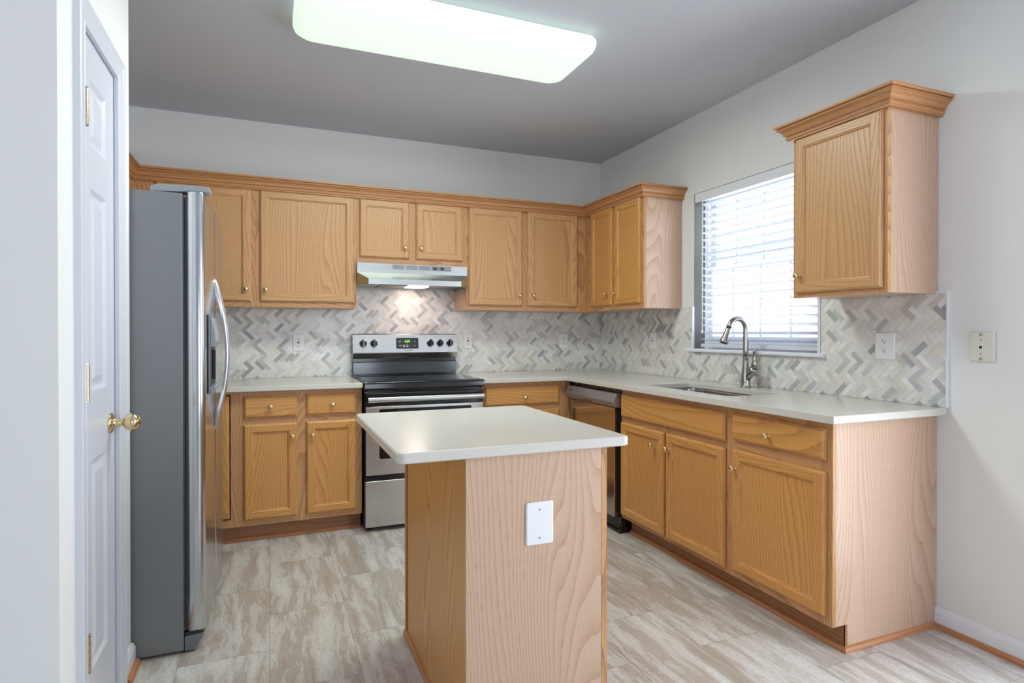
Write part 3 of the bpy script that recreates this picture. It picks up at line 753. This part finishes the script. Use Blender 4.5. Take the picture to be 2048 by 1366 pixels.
# ---------------- faucet
fx, fy = -.102, -1.757
fc = thing('faucet', (fx, fy, CT1), 'brushed nickel gooseneck pull-down faucet behind the sink', 'faucet')
mb = MB(); mb.lathe([(.029, .0003), (.0295, .003), (.0265, .008), (.0255, .012), (.0260, .03), (.0250, .06), (.0205, .10), (.0168, .13), (.0155, .150), (.0150, .153)], (fx, fy, CT1), (0, 0, 1), 32)
mb.build('faucet_body', 'nickel', fc)
mb = MB(); pts = [(fx, fy, CT1+.148), (fx, fy, 1.12), (fx, fy, 1.19), (fx, fy, 1.232)]
for i in range(1, 15):
    a = math.radians(158*i/14); pts.append((fx-.058+.058*math.cos(a), fy+.004*i/14, 1.240+.058*math.sin(a)))
l_ = pts[-1]; td = Vector((-math.sin(math.radians(158)), .02, math.cos(math.radians(158)))).normalized()
p2 = Vector(l_)+td*.012; pts.append(tuple(p2))
mb.tube(pts, [.0148]*3+[.0143]+[.0138]*(len(pts)-4), 20); mb.build('spout', 'nickel', fc)
q = p2; ax = tuple(td)
mb = MB(); mb.lathe([(.0146, 0), (.0146, .003)], tuple(q+td*.0003), ax, 24); mb.build('spout_ring', 'blackmat', fc)
mb = MB(); mb.lathe([(.0146, 0), (.0152, .010), (.0165, .030), (.0195, .055), (.0235, .082), (.0240, .088), (.0215, .0895)], tuple(q+td*.0036), ax, 28); h_ = mb.build('spray_head', 'nickel', fc)
mb = MB(); mb.lathe([(.0205, 0), (.0205, .0012), (0, .0014)], tuple(q+td*.0934), ax, 24); mb.build('spray_face', 'blackmat', h_)
mb = MB(); mb.tube([(fx, fy-.010, .960), (fx, fy-.030, .985), (fx, fy-.052, 1.010), (fx, fy-.064, 1.026)], [.016, .0205, .0215, .0185], 20, flat=(1, 1)); mb.build('valve_body', 'nickel', fc)
mb = MB(); mb.tube([(fx, fy-.061, 1.022), (fx-.001, fy-.067, 1.045), (fx-.002, fy-.068, 1.066), (fx-.004, fy-.066, 1.088), (fx-.008, fy-.070, 1.106), (fx-.012, fy-.077, 1.121), (fx-.014, fy-.081, 1.127)], [.0165, .0175, .0130, .0085, .0075, .0075, .0050], 16)
mb.build('lever', 'nickel', fc)

# ================================================================== ISLAND
ix0, ix1, iy0, iy1, it0 = -2.060, -1.622, -2.745, -1.955, .8700
isl = thing('kitchen_island', ((ix0+ix1)/2, (iy0+iy1)/2, 0), 'freestanding oak kitchen island base with blank outlet plate', 'island')
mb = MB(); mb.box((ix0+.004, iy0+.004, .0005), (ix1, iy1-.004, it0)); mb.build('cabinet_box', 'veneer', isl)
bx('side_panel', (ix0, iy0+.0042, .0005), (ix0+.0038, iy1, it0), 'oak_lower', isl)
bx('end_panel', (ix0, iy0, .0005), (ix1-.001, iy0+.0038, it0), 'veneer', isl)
mb = MB(); mb.box((ix0-.007, iy1-.016, .022), (ix0-.0002, iy1+.004, it0)); mb.build('corner_bead', 'crown', isl, .003)
GI = Fr('left', ix1+.0192)
frame_mb(GI, iy0, iy1-.004, .0405, it0, [(iy0, iy0+.045), (iy1-.049, iy1-.004)], [(.0405, .12), (.70, it0)]).build('face_frame', 'oak_rail', isl)
bx('frame_foot', (ix1, iy0+.0002, .0006), (ix1+.019, iy0+.045, .0403), 'oak_rail', isl)
dd = door(GI, iy0+.022, iy1-.030, .105, .700, isl, 'oak_lower', t=.0135)
mb = MB(); prof = [(0, .0006), (.0135, .0006), (.013, .010), (.008, .019), (0, .022)]
def islshoe(mb):
    mb.new_off(); o = mb.off; acc = 0
    for j in range(len(prof)-1):
        a, b_ = prof[j], prof[j+1]
        A = [(ix0-.0002-a[0], iy0-.0002, a[1]), (ix0-.0002-a[0], iy1+.008, a[1]), (ix0-.0002-b_[0], iy1+.008, b_[1]), (ix0-.0002-b_[0], iy0-.0002, b_[1])]
        mb.face(A, [(acc+o[0], 0), (acc+o[0], .8), (acc+.012+o[0], .8), (acc+.012+o[0], 0)]); acc += .012
    mb.face([(ix0-.0002-a[0], iy1+.008, a[1]) for a in prof]); mb.face([(ix0-.0002-a[0], iy0-.0002, a[1]) for a in reversed(prof)])
    mb.face([(ix0-.0002, iy0-.0002, .0006), (ix0-.0002, iy1+.008, .0006), (ix0-.0002, iy1+.008, .022), (ix0-.0002, iy0-.0002, .022)])
islshoe(mb); mb.build('shoe_moulding', 'shoe', isl)
def rect_plate(x0, x1, z0, z1, y, th, r, inset):
    def ring(o, yy, rr): return [(p[0], yy, p[1]) for p in rrect(x0+o, z0+o, x1-o, z1-o, rr, 4)]
    mb = MB(); mb.loft([ring(0, y-.0002, r), ring(0, y-th*.45, r), ring(inset*.5, y-th*.85, r), ring(inset, y-th, max(.001, r-inset*.3))], (True, True), True); return mb
pl = rect_plate(-1.878, -1.789, .597, .724, iy0, .0055, .006, .005).build('outlet_cover', 'white_plastic', isl)
for zz in (.619, .702):
    mb = MB(); mb.lathe([(.0036, 0), (.0034, .0012), (.001, .0015)], (-1.834, iy0-.0054, zz), (0, -1, 0), 14); mb.build('screw', 'chrome', pl)
tag(slab('countertop', rrect(-2.257, -2.766, -1.530, -1.925, .022, 5), it0+.0003, .9005, None, .006), 'square white quartz island top overhanging its oak base', 'countertop')

def text(name, s, size, loc, rot, mat, parent, ext=.0003, bold=False, align='CENTER'):
    c = bpy.data.curves.new(name, 'FONT'); c.body = s; c.size = size; c.extrude = ext; c.align_x = align; c.align_y = 'CENTER'
    if bold: c.offset = size*.02
    tmp = bpy.data.objects.new(name+'_tmp', c); COL.objects.link(tmp); bpy.context.view_layer.update()
    me = bpy.data.meshes.new_from_object(tmp.evaluated_get(bpy.context.evaluated_depsgraph_get()))
    bpy.data.objects.remove(tmp); me.name = name
    me.transform(Matrix.Rotation(rot[2], 4, 'Z') @ Matrix.Rotation(rot[0], 4, 'X'))
    me.materials.clear(); me.materials.append(M[mat])
    o = bpy.data.objects.new(name, me); COL.objects.link(o); o.parent = parent; o.location = Vector(loc)-wloc(parent); WL[o.name] = Vector(loc)
    return o

# ================================================================== STOVE
sx0, sx1 = -2.0405, -1.2765
st = thing('stove', ((sx0+sx1)/2, -.33, 0), 'freestanding stainless and black electric stove with rear control panel', 'stove')
mb = MB(); mb.box((sx0, -.632, .028), (sx1, -.012, .890)); mb.build('stove_body', 'black', st)
mb = MB(); mb.prism([(-.680, .872), (-.682, .880), (-.680, .906), (-.672, .9135), (-.640, .9165), (-.060, .9165), (-.060, .8905), (-.633, .8905), (-.633, .868), (-.676, .868)], 0, sx0-.0025, sx1+.0025)
mb.build('cooktop', 'black', st, .0015)
ct = bx('glass_top', (sx0+.020, -.645, .9168), (sx1-.020, -.075, .9182), 'blackglass', st)
for cx, cy, r in ((-1.86, -.50, .110), (-1.45, -.50, .085), (-1.86, -.22, .075), (-1.45, -.22, .105)):
    mb = MB(); n_ = 40
    for r_ in (r, r*.62):
        for i in range(n_):
            a0, a1 = 2*math.pi*i/n_, 2*math.pi*(i+1)/n_
            mb.face([(cx+rr*math.cos(a), cy+rr*math.sin(a), .9184) for rr, a in ((r_, a0), (r_, a1), (r_-.0014, a1), (r_-.0014, a0))])
    mb.build('burner_ring', 'ink', ct)
# oven door
dy = -.668
od = MB().box((sx0+.004, dy+.002, .348), (sx1-.004, -.634, .852)).build('oven_door', 'black', st)
mb = MB(); mb.box((sx0+.005, dy-.010, .348), (sx1-.005, dy, .768)); mb.build('door_skin', 'steel', od, .003)
mb = MB(); mb.box((sx0+.005, dy-.008, .7695), (sx1-.005, dy, .850)); mb.build('door_top_trim', 'black', od, .004)
mb = MB(); R = [[(p[0], yy, p[1]) for p in rrect(-1.955, .446, -1.362, .752, .012, 4)] for yy in (dy-.0101, dy-.0116)]
mb.loft(R, (True, True), False); mb.build('oven_window', 'blackglass', od)
mb = MB()
for zz in (.856, .861): mb.box((sx0+.02, -.655, zz), (sx1-.02, -.634, zz+.002))
mb.build('vent_slots', 'gunmetal', st)
prof = []
for i in range(13):
    a = math.radians(-90+180*i/12); prof.append((-.722-.010*math.cos(a)*1.0, .8135+.0165*math.sin(a)))
prof += [(-.716, .829), (-.716, .798)]
mb = MB(); mb.prism(prof, 0, sx0+.012, sx1-.012); mb.build('oven_handle', 'steel', od, .002)
for x_ in (sx0+.030, sx1-.030): MB().box((x_-.012, -.7165, .802), (x_+.012, dy-.0081, .825)).build('handle_mount', 'black', od)
# drawer
mb = MB(); mb.box((sx0+.002, -.676, .030), (sx1-.002, -.634, .312)); mb.build('storage_drawer', 'steel', st, .004)
bx('drawer_gap', (sx0+.004, -.670, .3125), (sx1-.004, -.634, .3475), 'black', st)
for x_ in (sx0+.035, sx1-.035):
    for y_ in (-.60, -.06):
        mb = MB(); mb.lathe([(.022, .0005), (.022, .008), (.010, .010), (.010, .029)], (x_, y_, 0), (0, 0, 1), 16); mb.build('levelling_foot', 'blackmat', st)
# backguard
bgd = MB().box((sx0+.004, -.045, .8906), (sx1-.004, -.012, 1.203)).build('backguard', 'black', st)
mb = MB(); mb.prism([(-.046, .930), (-.066, .928), (-.064, 1.006), (-.062, 1.010), (-.046, 1.012)], 0, sx0+.005, sx1-.005); mb.build('riser_panel', 'gunmetal', bgd, .002)
mb = MB(); mb.prism([(-.046, 1.034), (-.068, 1.036), (-.090, 1.072), (-.092, 1.078), (-.070, 1.205), (-.064, 1.211), (-.0455, 1.211)], 0, sx0, sx1)
con = mb.build('control_console', 'steel', bgd, .0025)
tilt = math.atan2(.022, .127)
def cy_at(z): return -.092+(z-1.078)*.022/.127
def cP(x, z, d): return (x, cy_at(z)-d*math.cos(tilt), z+d*math.sin(tilt))
nrm = (0, -math.cos(tilt), math.sin(tilt))
mb = MB()
for d0, d1_ in ((.0003, .0022),):
    q = rrect(-1.735, 1.105, -1.573, 1.182, .007, 4); mb.loft([[cP(p[0], p[1], d0) for p in q], [cP(p[0], p[1], d1_) for p in q]], (True, True), False)
disp = mb.build('display_panel', 'blackmat', con)
rt = (math.pi/2-tilt, 0, 0)
text('clock_digits', '4:59', .0240, cP(-1.655, 1.156, .0025), rt, 'led', disp, bold=True)
for lx, lz, w_ in ((-1.708, 1.156, .018), (-1.600, 1.156, .010), (-1.600, 1.126, .007), (-1.706, 1.126, .016)):
    mb = MB(); q = [(lx-w_/2, lz-.0022), (lx+w_/2, lz-.0022), (lx+w_/2, lz+.0022), (lx-w_/2, lz+.0022)]
    mb.loft([[cP(a, b_, .0023) for a, b_ in q], [cP(a, b_, .0027) for a, b_ in q]], (True, True), False); mb.build('button_legend', 'print_white', disp)
for lx in (-1.680, -1.655):
    mb = MB()
    for lz, w_ in ((1.130, .012), (1.121, .016)):
        q = [(lx-w_/2, lz-.0024), (lx+w_/2, lz-.0024), (lx+w_/2, lz+.0024), (lx-w_/2, lz+.0024)]
        mb.loft([[cP(a, b_, .0023) for a, b_ in q], [cP(a, b_, .0027) for a, b_ in q]], (True, True), False)
    mb.build('button_legend', 'print_white', disp)
mb = MB(); q = [(-1.636, 1.125), (-1.624, 1.125), (-1.624, 1.129), (-1.636, 1.129)]
mb.loft([[cP(a, b_, .0023) for a, b_ in q], [cP(a, b_, .0027) for a, b_ in q]], (True, True), False); mb.build('button_legend', 'led_red', disp)
text('maker_name', 'FRIGIDAIRE', .0125, cP(-1.650, 1.0925, .0006), rt, 'ink', con)
ring0 = None
for i, kx_ in enumerate((-1.968, -1.893, -1.484, -1.411, -1.336)):
    kz_ = 1.143
    if ring0 is None:
        mb = MB(); mb.lathe([(.0275, 0), (.0275, .001), (.0262, .0015)], cP(kx_, kz_, .0004), nrm, 28); ring0 = mb.build('knob_dial', 'chrome', con, origin=cP(kx_, kz_, 0))
        mb = MB(); mb.lathe([(.0245, 0), (.0240, .008), (.0215, .013), (.019, .0145)], cP(kx_, kz_, .0020), nrm, 28)
        mb.box((kx_-.0052, cy_at(kz_)-.036, kz_-.021), (kx_+.0052, cy_at(kz_)-.012, kz_+.030)); kn0 = mb.build('control_knob', 'black', ring0, origin=cP(kx_, kz_, .002))
    else:
        r_ = place_copy(ring0, con, cP(kx_, kz_, 0)); place_copy(kn0, r_, cP(kx_, kz_, .002))
    mb = MB()
    for (a, b_, w_, h_) in ((kx_-.003, 1.1115, .016, .0012), (kx_-.005, 1.0925, .0035, .0045)):
        q = [(a-w_/2, b_-h_/2), (a+w_/2, b_-h_/2), (a+w_/2, b_+h_/2), (a-w_/2, b_+h_/2)]
        mb.loft([[cP(c, d_, .0002) for c, d_ in q], [cP(c, d_, .0006) for c, d_ in q]], (True, True), False)
    mb.build('knob_legend', 'ink', con)

# ================================================================== RANGE HOOD
hx0, hx1 = -2.0415, -1.2815
hd = thing('range_hood', ((hx0+hx1)/2, -.2, 1.535), 'stainless under-cabinet range hood with lit lamp above the stove', 'range hood')
shell = MB()
zb, zt_ = 1.536, 1.6845
def hface(pts): shell.face(pts)
A = [(hx0, -.009), (hx0, -.335), (-1.984, -.450), (-1.360, -.450), (hx1, -.335), (hx1, -.009)]
# fascia block
shell.box((hx0, -.337, 1.6205), (hx1, -.009, zt_))
# flared visor between fascia bottom and the lip
lipz = 1.571
shell.face([(hx0, -.337, 1.6205), (hx1, -.337, 1.6205), (-1.360, -.450, lipz), (-1.984, -.450, lipz)])
shell.face([(-1.984, -.450, lipz), (-1.360, -.450, lipz), (-1.360, -.450, zb), (-1.984, -.450, zb)])
shell.face([(hx0, -.337, 1.6205), (-1.984, -.450, lipz), (-1.984, -.450, zb), (hx0, -.337, zb)])
shell.face([(hx1, -.337, 1.6205), (hx1, -.337, zb), (-1.360, -.450, zb), (-1.360, -.450, lipz)])
# side skirts and bottom rim
shell.box((hx0, -.337, zb), (hx0+.004, -.009, 1.6205)); shell.box((hx1-.004, -.337, zb), (hx1, -.009, 1.6205))
o = shell.build('hood_shell', 'hood_steel', hd)
mb = MB(); mb.prism([(hx0+.0045, -.0095), (hx0+.0045, -.335), (-1.980, -.4475), (-1.364, -.4475), (hx1-.0045, -.335), (hx1-.0045, -.0095)], 2, 1.546, 1.550)
mb.build('underside_pan', 'hood_steel', hd)
mb = MB(); mb.box((-1.880, -.300, 1.5405), (-1.700, -.060, 1.5455)); mb.build('grease_filter', 'filter', hd, .001)
mb = MB(); mb.box((-1.685, -.285, 1.538), (-1.545, -.125, 1.5455)); mb.build('lamp_lens', 'hood_lens', hd, .003)
for a, b_ in ((-1.809, -1.727), (-1.717, -1.638), (-1.630, -1.547)):
    mb = MB()
    for i in range(5): z = 1.6495+i*.0062; mb.box((a, -.3376, z), (b_, -.3372, z+.0033))
    mb.build('vent_grille', 'ink', hd)
cp = bx('switch_panel', (-1.540, -.3385, 1.6485), (-1.400, -.3372, 1.6785), 'grey_plastic', hd)
for c in (-1.515, -1.465): bx('rocker_switch', (c-.010, -.3430, 1.657), (c+.010, -.3387, 1.671), 'blackmat', cp, bevel=.002)
text('maker_name', 'BROAN', .010, (-1.424, -.3388, 1.664), (math.pi/2, 0, 0), 'print_white', cp)
hl = bpy.data.lights.new('hood_lamp', 'AREA'); hl.shape = 'RECTANGLE'; hl.size = .13; hl.size_y = .15; hl.energy = 1.0; hl.color = (1, .78, .66)
ho = bpy.data.objects.new('hood_lamp', hl); COL.objects.link(ho); ho.location = (-1.615, -.205, 1.534)

# ================================================================== REFRIGERATOR
fy0, fy1, fxb = -1.779, -.872, -2.876
fz = 1.752
rf = thing('refrigerator', (-3.2, (fy0+fy1)/2, 0), 'stainless side-by-side refrigerator with ice dispenser and grey side', 'refrigerator')
mb = MB(); mb.box((-3.60, fy0, .008), (fxb, fy1, fz)); mb.build('cabinet_shell', 'fridge_side', rf, .006)
bx('base_foot', (-3.56, fy0+.02, .0005), (fxb-.03, fy1-.02, .0078), 'blackmat', rf)
def fdoor(y0, y1, near):
    X0, X1 = -2.861, -2.803; r = .030; prof = []
    rn, rfw = .022, .022
    prof = [(X0, y0), (X0, y1)]
    n_ = 14
    bulge = .010
    pts = []
    for i in range(7):
        a = math.radians(90-90*i/6); pts.append((X1-rn+rn*math.cos(a), y1-rn+rn*math.sin(a)))
    for i in range(1, n_): t_ = i/n_; pts.append((X1, y1-rn+(y0-y1+2*rn)*t_))
    for i in range(7):
        a = math.radians(-90*i/6); pts.append((X1-rn+rn*math.cos(a), y0+rn+rn*math.sin(a)))
    # the pair of doors is gently crowned towards the outer thirds
    out = [((X0, y0)), ((X0, y1))]
    for x, y in pts: out.append((x + .007*max(0, math.sin(math.pi*(y-fy0)/(fy1-fy0)))*(1 if x > X1-.002 else (x-X0)/(X1-X0)), y))
    z0, z1 = .077, fz+.010; rings = []
    def ring(z, inset): return [(max(X0, x-(inset if x > X0 else 0)), min(max(y, y0+inset), y1-inset), z) for x, y in out]
    mb = MB(); mb.loft([ring(z0, .004), ring(z0+.003, .001), ring(z0+.006, 0), ring(z1-.006, 0), ring(z1-.003, .001), ring(z1, .004)], (True, True), True)
    return mb.build('freezer_door' if near else 'fridge_door', 'fridge_steel', rf)
ysp = -1.405
fd = fdoor(fy0, ysp-.003, True); gd = fdoor(ysp+.003, fy1, False)
for y0, y1 in ((fy0+.006, ysp-.008), (ysp+.008, fy1-.006)):
    mb = MB()
    for a, b_ in ((-2.8752, -2.871), (-2.869, -2.8665), (-2.8655, -2.8617)): mb.box((a, y0+(.002 if a == -2.869 else 0), .085), (b_, y1, fz-.012))
    mb.build('door_gasket', 'rubber', rf)
# hinge cover on top
mb = MB(); mb.prism([(-2.985, fz+.0005), (-2.790, fz+.012), (-2.784, fz+.016), (-2.784, fz+.026), (-2.790, fz+.031), (-2.83, fz+.034), (-2.96, fz+.030), (-2.985, fz+.022)], 1, fy0+.012, fy0+.085)
mb.build('hinge_cover', 'fridge_cap', rf, .003)
mb = MB(); mb.prism([(-2.985, fz+.0005), (-2.870, fz+.0005), (-2.862, fz+.012), (-2.870, fz+.020), (-2.985, fz+.020)], 1, fy1-.085, fy1-.012)
mb.build('hinge_cover', 'fridge_cap', rf, .003)
# toe grille
mb = MB(); mb.prism([(-2.874, .006), (-2.842, .006), (-2.809, .056), (-2.809, .066), (-2.874, .062)], 1, fy0+.002, fy1-.002); mb.build('toe_grille', 'grey_plastic', rf, .002)
bx('lower_hinge', (-2.872, fy0+.006, .0625), (-2.812, fy0+.06, .0765), 'black', rf, bevel=.002)
# dispenser
mb = MB(); xf = -2.7985
mb.box((xf, -1.690, .975), (xf+.006, -1.475, 1.295)); dp = mb.build('dispenser', 'grey_plastic', rf, .002)
mb = MB(); mb.prism([(xf+.0062, 1.165), (xf+.0062, 1.285), (xf+.010, 1.282), (xf+.024, 1.215), (xf+.026, 1.185), (xf+.018, 1.165)], 1, -1.675, -1.490); mb.build('dispenser_panel', 'fridge_cap', dp, .002)
bx('dispenser_recess', (xf+.0062, -1.670, 1.005), (xf+.0072, -1.495, 1.163), 'blackmat', dp)
bx('dispenser_paddle', (xf+.0074, -1.600, 1.03), (xf+.018, -1.565, 1.15), 'blackmat', dp, bevel=.002)
mb = MB(); mb.prism([(xf+.0062, .980), (xf+.020, .988), (xf+.026, 1.000), (xf+.022, 1.006), (xf+.0062, 1.004)], 1, -1.680, -1.485); mb.build('drip_tray', 'fridge_cap', dp, .001)
# handles: flat bow blades meeting the doors in points
def bow(yc, s):
    z0, z1 = .795, 1.462; n_ = 28; R = []
    for i in range(n_+1):
        t_ = i/n_; z = z0+(z1-z0)*t_; w_ = math.sin(math.pi*t_); X = -2.7975
        outx = X+.0015+.056*w_**.80; th = .0135+.0065*(1-w_)
        inx = max(X+.0003, outx-th-.004*(1-w_))
        if t_ < .09 or t_ > .91: inx = X+.0003
        hy = .003+.0150*min(1, w_*2.2)
        R.append([(inx, yc-hy*.8, z), (outx-.003, yc-hy, z), (outx, yc-hy*.55, z), (outx, yc+hy*.55, z), (outx-.003, yc+hy, z), (inx, yc+hy*.8, z)])
    mb = MB(); mb.loft(R, (True, True), True); o = mb.build('door_handle', 'handle_steel', s); return o
bow(ysp-.036, fd); bow(ysp+.036, gd)

# ================================================================== DISHWASHER
wy0, wy1 = 1.272, .650      # u = -y ; near and far edges
dw = thing('dishwasher', (-.33, -.955, 0), 'built-in stainless dishwasher between the corner and the sink cabinet', 'dishwasher')
bx('tub', (-.590, -1.2715, .095), (-.030, -.6550, .855), 'blackmat', dw)
bx('mounting_strip', (-.604, -1.270, .856), (-.560, -.656, .883), 'black', dw)
for yy in (-.72, -.80, -1.12, -1.20): MB().lathe([(.006, 0), (.005, .002), (0, .0025)], (-.6042, yy, .870), (-1, 0, 0), 10).build('mounting_screw', 'chrome', dw)
mb = MB(); mb.box((-.632, -1.236, .095), (-.5905, -.662, .762)); mb.build('door_panel', 'dw_steel', dw, .003)
mb = MB(); mb.prism([(-.592, .765), (-.640, .766), (-.648, .775), (-.654, .800), (-.636, .850), (-.630, .853), (-.592, .853)], 1, -1.262, -.634)
cpn = mb.build('control_panel', 'panel_grey', dw, .003)
bx('latch_recess', (-.6500, -.985, .7785), (-.6440, -.885, .7935), 'black', cpn)
def dwP(u, z): return (-.6547+(z-.800)*.018/.050-.0003, -u, z)
dt = math.atan2(.018, .050)
text('maker_name', 'FRIGIDAIRE', .0095, dwP(.700, .826), (math.pi/2-dt, 0, -math.pi/2), 'ink', cpn)
for i, u in enumerate((.985, 1.005, 1.025, 1.06, 1.09, 1.12, 1.155, 1.195)):
    mb = MB()
    for z, w_ in ((.832, .008), (.820, .012 if i % 2 else .008)):
        a = dwP(u-w_/2, z); b_ = dwP(u+w_/2, z+.0022); mb.face([a, (a[0], b_[1], a[2]), b_, (b_[0], a[1], b_[2])])
    mb.build('button_legend', 'ink', cpn)
mb = MB(); mb.box((-.560, -1.250, .012), (-.520, -.665, .0945)); mb.box((-.612, -1.262, .0006), (-.5605, -.665, .016)); mb.box((-.600, -1.268, .016), (-.5605, -.665, .094))
mb.build('toe_panel', 'black', dw)
mb = MB(); rr = random.Random(4)
for i in range(6):
    c = Vector((-.595+rr.uniform(-.015, .012), -1.262+rr.uniform(-.006, .006), .022+i*.009)); R = []
    for j in range(5):
        a = j/4; R.append([(c.x+(.012+.004*rr.random())*math.cos(t_)*math.sin(math.pi*(.1+.8*a)), c.y+(.0065)*math.sin(t_)*math.sin(math.pi*(.1+.8*a)), c.z-.012+.026*a) for t_ in [2*math.pi*q_/7 for q_ in range(7)]])
    mb.loft(R, (True, True), False)
mb.build('wrap_bunch', 'black', dw)

# ================================================================== OUTLETS, JACK, LIGHT
def receptacle(t, fr, u, z, d, gfci):
    mb = MB()
    if gfci:
        fbox(mb, fr, u-.0165, u+.0165, z-.0335, z+.0335, d, d+.0028); r = mb.build('receptacle', 'white_plastic', t, .0012)
        mb = MB()
        for s_ in (-1, 1):
            zc = z+s_*.0215
            fbox(mb, fr, u-.0075, u-.0055, zc-.002, zc+.006, d+.0028, d+.0031); fbox(mb, fr, u+.005, u+.007, zc-.001, zc+.005, d+.0028, d+.0031)
            fbox(mb, fr, u-.0022, u+.0022, zc-.0075, zc-.0035, d+.0028, d+.0031)
        mb.build('outlet_slots', 'slot', r)
        mb = MB(); fbox(mb, fr, u-.008, u+.008, z+.0012, z+.0062, d+.0029, d+.0042); mb.build('test_button', 'slot', r)
        mb = MB(); fbox(mb, fr, u-.008, u+.008, z-.0062, z-.0012, d+.0029, d+.0042); mb.build('reset_button', 'red', r)
    else:
        for s_ in (-1, 1):
            zc = z+s_*.0195; mb = MB(); q = []
            for i in range(24):
                a = 2*math.pi*i/24; q.append((.0168*math.cos(a), max(-.0135, min(.0135, .0168*math.sin(a)))))
            mb.loft([[fr.P(u+a, zc+b_, d-.0005) for a, b_ in q], [fr.P(u+a, zc+b_, d+.0024) for a, b_ in q], [fr.P(u+a*.94, zc+b_*.94, d+.003) for a, b_ in q]], (True, True), False)
            r = mb.build('receptacle', 'white_plastic', t)
            mb = MB(); fbox(mb, fr, u-.0078, u-.0056, zc-.001, zc+.008, d+.003, d+.0033); fbox(mb, fr, u+.0054, u+.0074, zc+.0, zc+.007, d+.003, d+.0033)
            mb.lathe([(.0027, 0), (.0027, .0003)], fr.P(u, zc-.0065, d+.003), fr.N(), 12); mb.build('outlet_slots', 'slot', r)
def outlet(fr, u, z, w, h, gfci, label, d0=.0084):
    t = thing('wall_outlet', fr.P(u, z-h/2, d0), label, 'outlet')
    mb = MB()
    def ring(o, d, r): return [fr.P(a, b_, d) for a, b_ in rrect(u-w/2+o, z-h/2+o, u+w/2-o, z+h/2-o, r, 3)]
    mb.loft([ring(0, d0, .004), ring(0, d0+.0025, .004), ring(.003, d0+.0052, .003), ring(.0045, d0+.0056, .002)], (True, True), True)
    p = mb.build('cover_plate', 'white_plastic', t)
    for zz in ((z+.0485, z-.0485) if gfci else (z,)):
        mb = MB(); mb.lathe([(.0032, 0), (.003, .001), (.001, .0013)], fr.P(u, zz, d0+.0056), fr.N(), 12); mb.build('screw', 'white_plastic', p)
    receptacle(t, fr, u, z, d0+.0056, gfci)
F0 = Fr('back', 0); R0 = Fr('right', 0)
outlet(F0, -2.394, 1.152, .072, .117, True, 'white outlet left of the stove above the left counter')
outlet(F0, -1.171, 1.157, .070, .117, True, 'white outlet immediately right of the stove control panel')
outlet(F0, -.349, 1.152, .076, .120, False, 'white outlet on the rear wall near the room corner')
outlet(R0, .762, 1.161, .076, .120, True, 'white outlet on the right wall between corner and window')
outlet(R0, 2.503, 1.161, .094, .122, False, 'large white two-socket outlet plate right of the window')
ph = thing('phone_jack', (0, -2.892, 1.11), 'off-white telephone jack wall plate on bare wall right of the backsplash', 'wall jack')
mb = MB(); mb.loft([[R0.P(a, b_, d) for a, b_ in rrect(2.848+o, 1.109+o, 2.936-o, 1.225-o, .004, 3)] for o, d in ((0, .0003), (0, .006), (.004, .0105), (.005, .011))], (True, True), True)
pp = mb.build('jack_plate', 'ivory', ph)
mb = MB(); fbox(mb, R0, 2.881, 2.899, 1.156, 1.176, .011, .0135); jk = mb.build('jack_socket', 'white_plastic', pp, .001)
mb = MB(); fbox(mb, R0, 2.885, 2.895, 1.160, 1.170, .0135, .0139); mb.build('jack_hole', 'slot', jk)
for zz in (1.120, 1.214):
    mb = MB(); mb.lathe([(.0065, 0), (.0065, .0012), (.005, .003), (.002, .0034)], R0.P(2.890, zz, .0109), R0.N(), 16); mb.build('jack_screw', 'chrome', pp)
for zz in (1.139, 1.193):
    mb = MB(); mb.lathe([(.0024, 0), (.0022, .0006)], R0.P(2.890, zz, .0111), R0.N(), 10); mb.build('mounting_hole', 'ink', pp)

lt = thing('ceiling_light', (-1.80, -1.66, H), 'large rectangular fluorescent ceiling light with glowing white diffuser', 'ceiling light')
lx0, lx1, ly0, ly1 = -2.475, -1.120, -1.905, -1.445
mb = MB(); mb.box((lx0+.06, ly0+.06, H-.022), (lx1-.06, ly1-.06, H-.0005)); mb.build('light_housing', 'trim', lt, .004)
mb = MB(); R = []
for o, z, r in ((.030, H-.0225, .05), (.006, H-.026, .065), (0, H-.034, .07), (.001, H-.052, .07), (.008, H-.072, .072), (.022, H-.086, .075), (.042, H-.093, .075), (.10, H-.097, .06)):
    R.append([(p[0], p[1], z) for p in rrect(lx0+o, ly0+o, lx1-o, ly1-o, r, 6)])
mb.loft(R, (True, True), True); mb.build('diffuser', 'diffuser', lt)
la = bpy.data.lights.new('tube_light', 'AREA'); la.shape = 'RECTANGLE'; la.size = 1.26; la.size_y = .40; la.energy = 27; la.color = (.92, 1.0, .93)
lo = bpy.data.objects.new('tube_light', la); COL.objects.link(lo); lo.location = (-1.80, -1.675, H-.105)
# repeats carry a shared group
for o in COL.objects:
    if o.parent is None and o.get('category'):
        k_ = o.name.split('.')[0]
        g_ = {'wall_cabinet': 'oak wall cabinets', 'base_cabinet': 'oak base cabinets', 'wall_outlet': 'white wall outlets', 'tile_backsplash': 'herringbone backsplashes',
              'crown_moulding': 'oak crown mouldings', 'shoe_moulding': 'oak shoe mouldings', 'countertop': 'white quartz countertops'}.get(k_)
        if g_: o['group'] = g_
